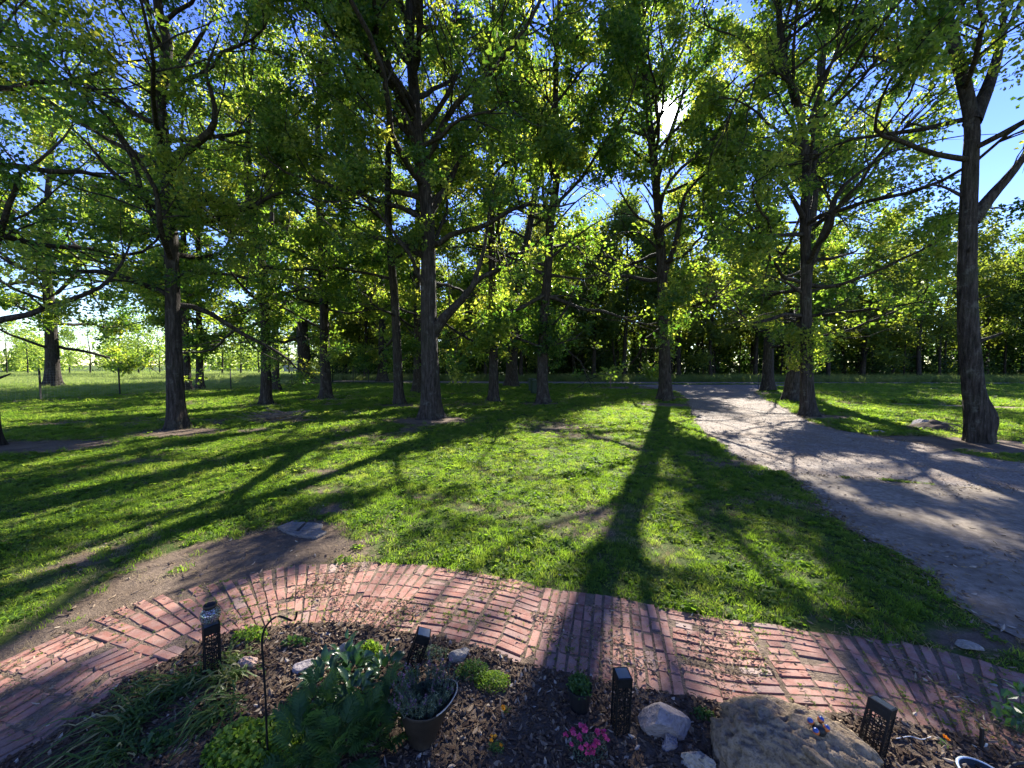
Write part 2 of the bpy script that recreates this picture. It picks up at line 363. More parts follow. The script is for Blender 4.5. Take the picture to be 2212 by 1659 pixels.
M['chip'] = flat_mat('bark_chip', (.085, .055, .036), .9, .1, 0, .5, 30)
def rust_mat():
    m, t, out = newmat('bronze_metal'); co = objco(t); n = noise(t, 9, 5, co, .7); n2 = noise(t, 60, 3, co)
    c = ramp(t, n, [(.3, (.022, .016, .012)), (.7, (.046, .036, .026))])
    princ(t, out, c, .55, .4, .35, bumpn(t, n2, .25, .003)); return m
M['bronze'] = rust_mat()
def crackle_mat():
    m, t, out = newmat('crackle_glass'); co = objco(t)
    v = N(t, 'ShaderNodeTexVoronoi', feature='DISTANCE_TO_EDGE'); v.inputs['Scale'].default_value = 70; t.links.new(co, v.inputs['Vector'])
    v2 = N(t, 'ShaderNodeTexVoronoi'); v2.inputs['Scale'].default_value = 70; t.links.new(co, v2.inputs['Vector'])
    e = ramp(t, v.outputs['Distance'], [(.03, (0, 0, 0)), (.12, (1, 1, 1))])
    c = mixc(t, e, (.03, .028, .025), mixc(t, .35, (.42, .40, .36), v2.outputs['Color'], 'MULTIPLY'))
    princ(t, out, c, .12, .8, .55, bumpn(t, e, .8, .006)); return m
M['crackle'] = crackle_mat()

# ------------------------------------------------------------------ layout of the place (plan, metres)
OUT_PX = [(0, 1434), (52, 1411), (144, 1368), (208, 1339), (289, 1304), (404, 1275), (505, 1252), (611, 1226), (666, 1220), (747, 1217), (805, 1214), (940, 1225), (1088, 1249), (1119, 1254), (1177, 1272), (1321, 1289), (1437, 1315), (1552, 1336), (1683, 1352), (1743, 1365), (1868, 1379), (2006, 1399), (2084, 1419), (2212, 1457)]
IN_PX = [(0, 1659), (98, 1613), (139, 1578), (208, 1535), (269, 1477), (381, 1430), (433, 1393), (516, 1368), (574, 1364), (678, 1356), (776, 1359), (828, 1369), (949, 1385), (1013, 1402), (1065, 1415), (1133, 1445), (1211, 1460), (1292, 1477), (1367, 1497), (1483, 1512), (1567, 1535), (1622, 1545), (1882, 1556), (2084, 1600), (2148, 1622), (2212, 1650)]
OUTER = np.vstack([[-3.72, 1.6], [-3.68, 2.2], Gs(OUT_PX), [3.95, 2.25], [4.6, 1.95]])
INNER = np.vstack([[-2.82, 1.2], [-2.75, 1.6], Gs(IN_PX), [3.2, 1.65], [3.9, 1.25]])
PATH_POLY = np.vstack([OUTER, INNER[::-1]])
BED_POLY = np.vstack([INNER, [[4.5, .2], [-3.2, .2]]])
rngd = np.random.default_rng(11)
def wiggle(poly, step=.12, amp=.06, closed=True):
    pts = np.asarray(poly, float); out = []
    n = len(pts)
    for i in range(n if closed else n-1):
        a, b = pts[i], pts[(i+1) % n]; L = np.linalg.norm(b-a); k = max(1, int(L/step))
        for j in range(k):
            p = a+(b-a)*j/k; nrm = np.array([-(b-a)[1], (b-a)[0]])/max(L, 1e-6)
            out.append(p+nrm*((vnoise(p[0], p[1], step*3, 2)-.5)*2*amp+(vnoise(p[0], p[1], step*12, 4)-.5)*3*amp))
    return np.array(out)
# gravel part of the drive, then the concrete apron in front of it
DRIVE = wiggle(np.vstack([Gs([(1350, 831), (1415, 838), (1462, 848), (1482, 862), (1484, 880), (1497, 905), (1530, 950), (1575, 985), (1640, 1005)]), G(1660, 1018)[:2][None], [[8.6, 6.3], [13.8, 5.2], [13.2, 7.0]],
                          Gs([(2212, 1000), (2120, 985), (2010, 962), (1900, 945), (1815, 930), (1755, 915), (1705, 885), (1655, 862), (1632, 848), (1665, 838), (1740, 831)])]), .25, .09)
APRON = np.vstack([Gs([(1690, 1022), (1740, 1062), (1800, 1110), (1850, 1145), (1900, 1182), (1975, 1238), (2050, 1292), (2130, 1338), (2212, 1384)]), [[4.1, 2.0], [12.5, 1.5], [13.3, 5.35], [8.6, 6.35]]])
APRON = wiggle(APRON, .10, .07)
TRACK = wiggle(np.array([[17.8, 20.6], [22, 18.6], [30, 15.5], [42, 11.0], [42.6, 12.3], [30.5, 16.8], [22.5, 20.1], [18.3, 21.8]]), .3, .12)
ROAD = np.array([[-70, 53.0], [-20, 46.6], [0, 43.2], [30, 41.2], [90, 38.4], [140, 36], [140, 40.5], [90, 42.8], [30, 45.4], [0, 47.2], [-20, 50.6], [-70, 57.0]])
# bare soil: (px, py, rx m, ry m, strength)
BARE = [(560, 1190, 1.15, .55, 1.25), (430, 1232, 1.0, .42, 1.2), (640, 1160, .6, .5, 1.1), (250, 1300, .45, .25, 1.0), (150, 1345, .4, .25, .8), (60, 1395, .35, .3, .7), (715, 1100, .3, .3, .6), (400, 1255, 1.0, .35, 1.2), (700, 1060, .4, .3, .4),
        (385, 935, 1.3, .9, 1.2), (930, 908, 1.7, 1.0, 1.3), (60, 965, 2.2, .9, 1.2), (600, 908, 1.6, .8, .8), (862, 876, 1.3, .8, 1), (705, 864, 1.6, .9, 1), (1172, 872, 1.2, .7, 1), (1437, 875, 1.6, 1.1, 1),
        (1120, 1120, .25, .12, .6), (690, 1020, .6, .25, .5), (900, 1075, .5, .15, .5), (1150, 1035, .3, .15, .6), (760, 960, .7, .3, .5), (1790, 1350, .35, .14, .8), (1500, 860, 2.5, 1.2, .9), (1650, 850, 2.5, 1.0, .9), (1400, 838, 6, 2.0, .9),
        (1745, 900, 1.6, 1.0, 1.2), (2105, 960, 2.2, 1.2, 1.3), (2000, 950, 1.6, .7, 1.1), (2150, 1010, 1.6, .6, .9), (2130, 1390, .5, .2, .9), (1900, 948, 1.4, .5, .9), (1600, 1000, .8, .4, .7), (575, 876, 1.2, .7, .8), (1067, 870, .9, .6, .7)]
BARE = [(*G(u, v)[:2], rx, ry, s) for u, v, rx, ry, s in BARE]
def bare(x, y):
    d = np.zeros(np.shape(x))
    for cx, cy_, rx, ry, s in BARE:
        q = ((x-cx)/rx)**2+((y-cy_)/ry)**2
        d = np.maximum(d, s*np.clip(1.25-q, 0, 1))
    n = fbm(x, y, 1.6, 1)
    d = d*(.15+1.1*n+.6*vnoise(x, y, .22, 2))
    d = np.maximum(d, np.clip((fbm(x, y, 1.3, 5, 4)-.64)*5, 0, .6)*(np.asarray(y) < 32))
    return np.clip(d, 0, 1)

# ------------------------------------------------------------------ ground sheets
def axis(lo, hi, fine, a, b):
    m = np.arange(a, b+fine/2, fine); l = []; x = a; s = fine
    while x > lo: s *= 1.35; x -= s; l.append(max(x, lo))
    r = []; x = b; s = fine
    while x < hi: s *= 1.35; x += s; r.append(min(x, hi))
    return np.concatenate([l[::-1], m, r])
xs = axis(-900, 900, .26, -24, 24); ys = axis(-60, 1500, .26, .5, 32)
XX, YY = np.meshgrid(xs, ys); ZZ = np.zeros_like(XX)
ii = np.arange(XX.size).reshape(XX.shape)
GF = np.stack([ii[:-1, :-1], ii[:-1, 1:], ii[1:, 1:], ii[1:, :-1]], -1).reshape(-1, 4)
tag(link('ground', mesh_np('ground', np.stack([XX, YY, ZZ], -1).reshape(-1, 3), [GF], M['ground'], {'dirt': bare(XX, YY).ravel()})), kind='structure', label='green lawn and bare soil under the trees')
def sheet(name, poly, z, mat, label, parent=None):
    v = [Vector((p[0], p[1], 0)) for p in poly]; tri = tessellate_polygon([v])
    V = np.array([[p[0], p[1], z] for p in poly]); F = np.array([list(t) for t in tri])
    a, b, c = V[F[:, 0]], V[F[:, 1]], V[F[:, 2]]
    flip = np.cross(b-a, c-a)[:, 2] < 0; F[flip] = F[flip][:, ::-1]
    o = link(name, mesh_np(name, V, [F], mat), parent)
    if parent is None: tag(o, label, kind='structure')
    return o
sheet('gravel_driveway', DRIVE, .004, M['gravel'], 'gravel driveway curving away between the trees')
sheet('concrete_apron', APRON, .012, M['concrete'], 'pale concrete apron of the driveway')
sheet('dirt_track', TRACK, .004, M['track_soil'], 'worn dirt track across the sunlit lawn')
sheet('road', wiggle(ROAD, 2.0, .15), .006, M['concrete'], 'pale road running in front of the wood')

# garden bed: gently uneven mulch
def bed_z(x, y): return .012+.035*fbm(x, y, .5, 2)+.012*vnoise(x, y, .07, 3)
bx = np.arange(-3.3, 4.6, .03); by = np.arange(.3, 3.1, .03); BX, BY = np.meshgrid(bx, by); bi = np.arange(BX.size).reshape(BX.shape)
cxm = (BX[:-1, :-1]+BX[1:, 1:])/2; cym = (BY[:-1, :-1]+BY[1:, 1:])/2; keep = inpoly(cxm, cym, BED_POLY)
BF = np.stack([bi[:-1, :-1], bi[:-1, 1:], bi[1:, 1:], bi[1:, :-1]], -1)[keep]
uu, inv = np.unique(BF, return_inverse=True); BV = np.stack([BX.ravel()[uu], BY.ravel()[uu], bed_z(BX.ravel()[uu], BY.ravel()[uu])], -1)
tag(link('garden_bed', mesh_np('garden_bed', BV, [inv.reshape(-1, 4)], M['mulch_soil'], smooth=True)), 'dark mulched garden bed inside the curve of the brick path', kind='structure')

# ------------------------------------------------------------------ brick path
path = bpy.data.objects.new('brick_path', None); C.objects.link(path); tag(path, 'curving path of worn red bricks laid in changing directions', kind='structure')
sheet('path_bed', PATH_POLY, .006, M['joint_soil'], None, path)
def polypart(poly, a, b, n):
    """n points along poly between the points nearest to a and b"""
    fine = smooth_poly(poly, 900)
    i = np.argmin(np.linalg.norm(fine-a, axis=1)); j = np.argmin(np.linalg.norm(fine-b, axis=1))
    seg = fine[i:j+1]; d = np.concatenate([[0], np.cumsum(np.linalg.norm(np.diff(seg, axis=0), axis=1))]); s = np.linspace(0, d[-1], n)
    return np.stack([np.interp(s, d, seg[:, 0]), np.interp(s, d, seg[:, 1])], -1)
def gp(u, v): return G(u, v)[:2]
CROSS = [(np.array([-3.72, 1.6]), np.array([-2.82, 1.2])), (gp(144, 1368), gp(372, 1434)), (gp(505, 1252), gp(560, 1365)), (gp(950, 1226), gp(822, 1368)), (gp(1177, 1272), gp(1127, 1440)),
         (gp(1437, 1315), gp(1483, 1512)), (gp(1743, 1365), gp(1890, 1558)), (gp(2150, 1437), gp(2200, 1645)), (np.array([4.6, 1.95]), np.array([3.9, 1.25]))]
ZONE = [('along', .076, .215), ('across', .100, .215), ('across', .084, .213), ('along', .076, .213), ('across', .076, .213), ('along', .076, .213), ('across', .080, .216), ('along', .078, .213)]
rb = np.random.default_rng(21); bricks = []
for (A, B), (A2, B2), (ori, pw, pl) in zip(CROSS[:-1], CROSS[1:], ZONE):
    o = polypart(OUTER, A, A2, 60); q = polypart(INNER, B, B2, 60)
    Lo = np.linalg.norm(np.diff(o, axis=0), axis=1).sum(); Li = np.linalg.norm(np.diff(q, axis=0), axis=1).sum(); Lm = (Lo*.6+Li*.4); W = np.linalg.norm(o-q, axis=1).mean()
    if ori == 'across': ns, nr = max(1, round(Lm/pw)), max(1, round(W/pl))
    else: ns, nr = max(1, round(Lm/pl)), max(1, round(W/pw))
    def at(s, r):
        i = s*59; k = int(min(58, i)); f = i-k
        a = o[k]*(1-f)+o[k+1]*f; b = q[k]*(1-f)+q[k+1]*f
        return a*(1-r)+b*r
    for i in range(ns):
        sh = rb.normal(0, .006)
        for j in range(nr):
            s, r = (i+.5)/ns, (j+.5)/nr
            c = at(s, r); ts = at(min(1, s+.5/ns), r)-at(max(0, s-.5/ns), r); tr = at(s, min(1, r+.5/nr))-at(s, max(0, r-.5/nr))
            ls, lr = np.linalg.norm(ts), np.linalg.norm(tr)
            if ori == 'across': ln, wd, dirv = lr, ls, tr
            else: ln, wd, dirv = ls, lr, ts
            gap = .014 if pw > .08 else .016
            L_ = min(ln-.012, .203); w_ = min(max(wd-gap, .03), pw-.016, .074 if pw > .08 else .059)
            if rb.random() < .02: continue
            if rb.random() < .06: L_ *= rb.uniform(.5, .85)
            ang = math.atan2(dirv[1], dirv[0])+rb.normal(0, .02)
            c = c+dirv/np.linalg.norm(dirv)*sh+rb.normal(0, .003, 2)
            bricks.append((c[0], c[1], ang, L_, w_, rb.normal(0, .0024), rb.normal(0, .012), rb.normal(0, .02)))
def brick_geo(sd):
    r = np.random.default_rng(sd); hx, hy = .5, .5; c = .014; cy_ = .035
    base = np.array([[-hx, -hy], [hx, -hy], [hx, hy], [-hx, hy]])
    top = np.array([[-hx+c, -hy+cy_], [hx-c, -hy+cy_], [hx-c, hy-cy_], [-hx+c, hy-cy_]])
    if sd % 3 == 0: k = r.integers(4); top[k] *= .86; base[k] *= .93
    V = np.vstack([np.c_[base, np.full(4, -1)], np.c_[base, np.full(4, -.10)], np.c_[top, np.zeros(4)]])
    V[4:8, :2] += r.normal(0, .012, (4, 2)); V[8:, :2] += r.normal(0, .012, (4, 2)); V[8:, 2] += r.normal(0, .02, 4)
    F = [[8, 9, 10, 11]]
    for k in range(4):
        k2 = (k+1) % 4; F += [[k, k2, 4+k2, 4+k], [4+k, 4+k2, 8+k2, 8+k]]
    return V, np.array(F)
BG = [brick_geo(s) for s in range(8)]; BM = [mesh_np('brick', v, [f], M['brick']) for v, f in BG]
def brick_px(b):
    d = np.array([b[0], b[1]*CP+CAM_H*SP]); yc = b[1]*SP-CAM_H*CP; z = b[1]*CP+CAM_H*SP
    u = 1106+FPX*b[0]/z; v = 829.5-FPX*yc/z
    vis = -60 < u < 2272 and v < 1720
    return (1.0 if vis else 0)*b[3]*b[4]/(b[0]**2+b[1]**2+CAM_H**2)**1.5
order = sorted(range(len(bricks)), key=lambda i: -brick_px(bricks[i]))
BT = .045; rest = MB()
for rank, i in enumerate(order):
    x, y, a, L_, w_, dz, rx, ry = bricks[i]; k = i % 8
    Mx = Matrix.Translation((x, y, .0115+dz)) @ Euler((rx, ry*.5, a)).to_matrix().to_4x4() @ Matrix.Diagonal((L_, w_, BT, 1))
    if rank < 300:
        o = bpy.data.objects.new('brick', BM[k]); C.objects.link(o); o.parent = path; o.matrix_basis = Mx
    elif brick_px(bricks[i]) > 0 or abs(x) < 4.5:
        m = np.array(Mx); rest.add(BG[k][0] @ m[:3, :3].T+m[:3, 3], BG[k][1])
o = rest.build('brick_paving', M['brick'], path); o['kind'] = 'stuff'

# ------------------------------------------------------------------ scatter: one object, instances on points
def scatter(name, pts, scl, rotz, tilt, protos, label, kind='stuff', parent=None, seed=0, sel=None):
    n = len(pts); me = bpy.data.meshes.new(name); me.vertices.add(n); me.vertices.foreach_set('co', np.asarray(pts, np.float32).ravel())
    r = np.random.default_rng(seed)
    rot = np.stack([r.normal(0, 1, n)*tilt, r.normal(0, 1, n)*tilt, rotz], -1)
    for nm, d, t in (('rot', rot, 'FLOAT_VECTOR'), ('scl', scl, 'FLOAT'), ('pick', sel if sel is not None else r.integers(0, len(protos), n), 'INT')):
        a = me.attributes.new(nm, t, 'POINT')
        a.data.foreach_set('vector' if t == 'FLOAT_VECTOR' else 'value', np.asarray(d, np.int32 if t == 'INT' else np.float32).ravel())
    o = link(name, me, parent); o['kind'] = kind
    if label: o['label'] = label
    col = bpy.data.collections.new(name+'_pieces')
    for i, pm in enumerate(protos):
        po = bpy.data.objects.new('%s_piece_%02d' % (name, i), pm); col.objects.link(po)
    ng = bpy.data.node_groups.new(name, 'GeometryNodeTree')
    ng.interface.new_socket('Geometry', in_out='INPUT', socket_type='NodeSocketGeometry'); ng.interface.new_socket('Geometry', in_out='OUTPUT', socket_type='NodeSocketGeometry')
    gi = ng.nodes.new('NodeGroupInput'); go = ng.nodes.new('NodeGroupOutput')
    ci = ng.nodes.new('GeometryNodeCollectionInfo'); ci.inputs[0].default_value = col; ci.inputs['Separate Children'].default_value = True; ci.inputs['Reset Children'].default_value = True
    ip = ng.nodes.new('GeometryNodeInstanceOnPoints'); ip.inputs['Pick Instance'].default_value = True
    def na(nm, t):
        x = ng.nodes.new('GeometryNodeInputNamedAttribute'); x.data_type = t; x.inputs[0].default_value = nm; return [s for s in x.outputs if s.enabled][0]
    ng.links.new(gi.outputs[0], ip.inputs['Points']); ng.links.new(ci.outputs[0], ip.inputs['Instance'])
    e2r = ng.nodes.new('FunctionNodeEulerToRotation'); ng.links.new(na('rot', 'FLOAT_VECTOR'), e2r.inputs[0]); ng.links.new(e2r.outputs[0], ip.inputs['Rotation'])
    ng.links.new(na('pick', 'INT'), ip.inputs['Instance Index'])
    ng.links.new(na('scl', 'FLOAT'), ip.inputs['Scale']); ng.links.new(ip.outputs[0], go.inputs[0])
    md = o.modifiers.new('scatter', 'NODES'); md.node_group = ng
    return o
def tuft(sd, nb, rad, h, wdt, lean, mat, name='grass_tuft'):
    r = np.random.default_rng(sd); a = r.uniform(0, 2*np.pi, nb); d = rad*np.sqrt(r.random(nb)); px, py = d*np.cos(a), d*np.sin(a)
    hh = h*r.uniform(.55, 1.15, nb); la = r.uniform(0, 2*np.pi, nb); le = hh*lean*r.uniform(.3, 1.3, nb); fa = r.uniform(0, np.pi, nb)
    wx, wy = np.cos(fa)*wdt/2, np.sin(fa)*wdt/2; z0 = np.zeros(nb)
    b = np.stack([px, py, z0], -1); mid = b+np.stack([np.cos(la)*le*.35, np.sin(la)*le*.35, hh*.6], -1); tip = b+np.stack([np.cos(la)*le, np.sin(la)*le, hh*.95], -1)
    wv = np.stack([wx, wy, z0], -1)
    V = np.stack([b-wv, b+wv, mid+wv*.8, mid-wv*.8, tip], 1).reshape(-1, 3); i = np.arange(nb)*5
    return mesh_np(name, V, [np.stack([i, i+1, i+2, i+3], -1), np.stack([i+3, i+2, i+4], -1)], mat)
def clover(sd, nb, rad, h, mat, size=.014):
    r = np.random.default_rng(sd); a = r.uniform(0, 2*np.pi, nb); d = rad*np.sqrt(r.random(nb)); c = np.stack([d*np.cos(a), d*np.sin(a), h*r.uniform(.5, 1.1, nb)], -1)
    n = r.normal(0, .45, (nb, 3)); n[:, 2] += 1; n /= np.linalg.norm(n, axis=1, keepdims=True); t = np.cross(n, r.normal(0, 1, (nb, 3))); t /= np.linalg.norm(t, axis=1, keepdims=True); b = np.cross(n, t)
    s = (size*r.uniform(.7, 1.4, nb))[:, None]
    V = np.stack([c-t*s, c-b*s*.75, c+t*s, c+b*s*.75], 1).reshape(-1, 3); i = np.arange(nb)*4
    return mesh_np('weed_leaf', V, [np.stack([i, i+1, i+2, i+3], -1)], mat)

# ------------------------------------------------------------------ lawn grass
def lawn_mask(x, y):
    m = ~(inpoly(x, y, PATH_POLY) | inpoly(x, y, BED_POLY) | inpoly(x, y, DRIVE) | inpoly(x, y, APRON) | inpoly(x, y, ROAD) | inpoly(x, y, TRACK))
    return m
rg = np.random.default_rng(5)
def field(x0, x1, y0, y1, per, fn):
    n = int((x1-x0)*(y1-y0)*per); x = rg.uniform(x0, x1, n); y = rg.uniform(y0, y1, n); k = fn(x, y); return x[k], y[k]
def infront(x, y): return (np.abs(x) < 1.42*y+1.5)
def lawn_sel(x, y): return infront(x, y) & lawn_mask(x, y) & (rg.random(len(x)) > bare(x, y)*1.15)
gx, gy, gs = [], [], []
for y0, y1, per, sc in ((2.4, 7, 240, .85), (7, 12, 120, 1.1), (12, 20, 52, 1.5), (20, 41, 19, 2.2)):
    X = 1.42*y1+1.5; x, y = field(-X, X, y0, y1, per, lawn_sel)
    gx.append(x); gy.append(y); gs.append(sc*rg.uniform(.7, 1.3, len(x))*(.75+.6*vnoise(x, y, .8, 6)))
gx = np.concatenate(gx); gy = np.concatenate(gy); gs = np.concatenate(gs)
right_lawn = (gx > 11) & (gy > 9) & (gx > .75*gy); gs[right_lawn] *= 1.35
protos = [tuft(1, 34, .075, .050, .0055, .8, M['grass']), tuft(2, 30, .07, .042, .006, 1.0, M['grass']), tuft(3, 26, .06, .062, .005, .7, M['grass']), clover(4, 40, .08, .035, M['grass']), clover(5, 30, .07, .028, M['grass'], .018), tuft(6, 18, .08, .05, .004, 1.3, M['straw']), tuft(7, 16, .05, .10, .006, .6, M['grass']), clover(8, 14, .06, .04, M['grass'], .032)]
pick = rg.choice(8, len(gx), p=[.27, .23, .11, .14, .11, .07, .04, .03])
pick = np.where((bare(gx, gy) > .12) & (rg.random(len(gx)) < .55), 5, pick)
scatter('lawn_grass', np.stack([gx, gy, np.zeros(len(gx))], -1), gs, rg.uniform(0, 6.28, len(gx)), .12, protos, 'short lawn grass with clover and weeds', seed=1, sel=pick)
print('grass', len(gx), 'bricks', len(bricks))

# ------------------------------------------------------------------ trees
def shadow_xy(p):                          # where the sun throws a point on the ground
    k = p[:, 2:3]/SUN_DIR[2]; return p[:, :2]-SUN_DIR[:2]*k
# open windows in the canopy: ground areas that the morning sun reaches
LIT = [Gs([(1195, 868), (1420, 868), (1415, 965), (1345, 1060), (1230, 1120), (1080, 1165), (900, 1190), (745, 1180), (700, 1120), (850, 1060), (1000, 990), (1100, 930)]),
       Gs([(560, 925), (860, 905), (800, 950), (600, 1010), (380, 1050), (200, 1070), (300, 1010)]),
       Gs([(1760, 838), (2212, 845), (2212, 950), (1960, 925), (1780, 890)]),
       Gs([(1480, 850), (1640, 850), (1720, 900), (1640, 960), (1520, 900)]),
       Gs([(1710, 1035), (1800, 1040), (1900, 1090), (1850, 1110)]), Gs([(1960, 1110), (2212, 1150), (2212, 1200), (2040, 1170)]), Gs([(1900, 1010), (2100, 1030), (2212, 1060), (2000, 1055)]), Gs([(2040, 1240), (2212, 1290), (2212, 1330), (2120, 1310)]),
       Gs([(1340, 1080), (1510, 1085), (1500, 1250), (1360, 1240)]), Gs([(1600, 1130), (1720, 1150), (1860, 1300), (1700, 1280)]),
       Gs([(560, 1270), (900, 1235), (1060, 1255), (960, 1330), (780, 1345), (560, 1350)]),
       Gs([(1120, 1290), (1280, 1300), (1340, 1500), (1080, 1470)]), Gs([(1430, 1310), (1640, 1360), (1700, 1540), (1460, 1500)]),
       Gs([(150, 1390), (420, 1310), (520, 1390), (330, 1460), (120, 1500)]), Gs([(1950, 1420), (2212, 1480), (2212, 1560), (2100, 1520)]),
       Gs([(420, 1430), (640, 1440), (860, 1480), (880, 1659), (380, 1659)]), Gs([(1120, 560+1000), (1200, 1540), (1180, 1659), (1000, 1659)]),
       Gs([(0, 1230), (260, 1230), (180, 1330), (0, 1380)]), Gs([(0, 1120), (420, 1060), (420, 1090), (0, 1180)])]
def thin(p, r):
    """keep mask for leaf clusters: opens the canopy where the sun comes through to the ground"""
    xy = shadow_xy(p); x, y = xy[:, 0], xy[:, 1]; k = np.ones(len(p), bool)
    wob = np.stack([x+(vnoise(x, y, .5, 2)-.5)*.5, y+(vnoise(x, y, .5, 3)-.5)*.5], -1)
    for li, pl in enumerate(LIT):
        m = np.zeros(len(p), bool)          # a leafy twig end is wider than its centre
        for ox, oy in ((0, 0), (.26, 0), (-.26, 0), (.12, .4), (-.12, -.4)): m |= inpoly(wob[:, 0]+ox, wob[:, 1]+oy, pl)
        k &= ~(m & (r.random(len(p)) < (.985 if li > 3 else .82)))
    sa, ca = math.sin(SUN_AZ), math.cos(SUN_AZ); al = (x*sa+y*ca)*.42; ac = x*ca-y*sa
    hole = (fbm(ac, al, 1.25, 4, 3) > np.where(y < 4.2, .475, np.where(y < 9, .512, .545))) & (y > 1.2); k &= ~(hole & (r.random(len(p)) < .97))
    back = (y <= 1.2) & (fbm(p[:, 0]+.5*p[:, 2], p[:, 1]-.6*p[:, 2], 1.3, 6, 3) < .535); k &= ~(back & (r.random(len(p)) < .92))
    v = p-np.array([0, 0, CAM_H]); v /= np.linalg.norm(v, axis=1, keepdims=True)
    ang = np.degrees(np.arccos(np.clip(v @ SUN_DIR, -1, 1))); k &= r.random(len(p)) > np.clip((3.4-ang)/2.4, 0, 1)**1.2      # the crown is thin where the sun comes through to the porch
    return k
def leaves(pc, r, size, per, spread, up=.5, asp=.62):
    """pc (n,3) cluster centres -> leaf quads"""
    n = len(pc)*per; c = np.repeat(pc, per, 0)+r.normal(0, spread, (n, 3))
    nn = r.normal(0, 1, (n, 3)); nn[:, 2] += up; nn /= np.linalg.norm(nn, axis=1, keepdims=True)
    t = np.cross(nn, r.normal(0, 1, (n, 3))); t /= np.linalg.norm(t, axis=1, keepdims=True)+1e-9; b = np.cross(nn, t)
    s = (size*r.uniform(.6, 1.25, n))[:, None]
    V = np.stack([c-t*s*.5, c-b*s*asp*.5+t*s*.1, c+t*s*.5-nn*s*.12, c+b*s*asp*.5+t*s*.1], 1).reshape(-1, 3)
    i = np.arange(n)*4
    return V, np.stack([i, i+1, i+2, i+3], -1), n
def spray_np(sd, n, L):
    """one leafy twig end: n folded leaves round a short axis, (n*4, 3)"""
    r = np.random.default_rng(sd); c = r.normal(0, 1, (n, 3))*np.array([.135, .135, .075]); nn = r.normal(0, .75, (n, 3)); nn[:, 2] += .8; nn /= np.linalg.norm(nn, axis=1, keepdims=True)
    d = c*np.array([1, 1, .5])+r.normal(0, .08, (n, 3)); d -= nn*np.sum(d*nn, 1, keepdims=True); d /= np.linalg.norm(d, axis=1, keepdims=True)+1e-9; e = np.cross(nn, d); s = (L*r.uniform(.6, 1.25, n))[:, None]
    return np.stack([c, c+d*s*.58+e*s*.34+nn*s*.08, c+d*s-nn*s*.10, c+d*s*.58-e*s*.34+nn*s*.08], 1).reshape(-1, 3)
SPRAY = {n: np.stack([spray_np(900+k, n, L) for k in range(12)]) for n, L in ((24, .118), (16, .142), (12, .160))}
def norm(a): return a/(np.linalg.norm(a, axis=-1, keepdims=True)+1e-9)

def grow(r, start, d0, L, k, wander, trop):
    """n curved centre lines: start (n,3), d0 (n,3), L (n,) -> (n,k,3)"""
    n = len(start); Pn = np.zeros((n, k, 3)); Pn[:, 0] = start; d = norm(d0.copy())
    for j in range(1, k):
        d = norm(d+r.normal(0, wander, (n, 3))+np.array([0, 0, 1.])*trop)
        Pn[:, j] = Pn[:, j-1]+d*(L/(k-1))[:, None]
    return Pn
def lerp_line(Pn, idx, t):
    k = Pn.shape[1]; f = t*(k-1); i = np.minimum(f.astype(int), k-2); w = (f-i)[:, None]
    a = Pn[idx, i]; b = Pn[idx, i+1]; return a*(1-w)+b*w, norm(b-a)
def fan(r, d, ang, flat=.5):
    """turn directions d by ang radians, mostly sideways"""
    side = np.cross(d, np.array([0, 0, 1.])); side = norm(side+1e-6); upv = np.cross(side, d)
    ph = np.where(r.random(len(d)) < .5, 0, np.pi)+r.normal(0, flat, len(d))
    ax = side*np.cos(ph)[:, None]+upv*np.sin(ph)[:, None]
    return norm(d*np.cos(ang)[:, None]+ax*np.sin(ang)[:, None])

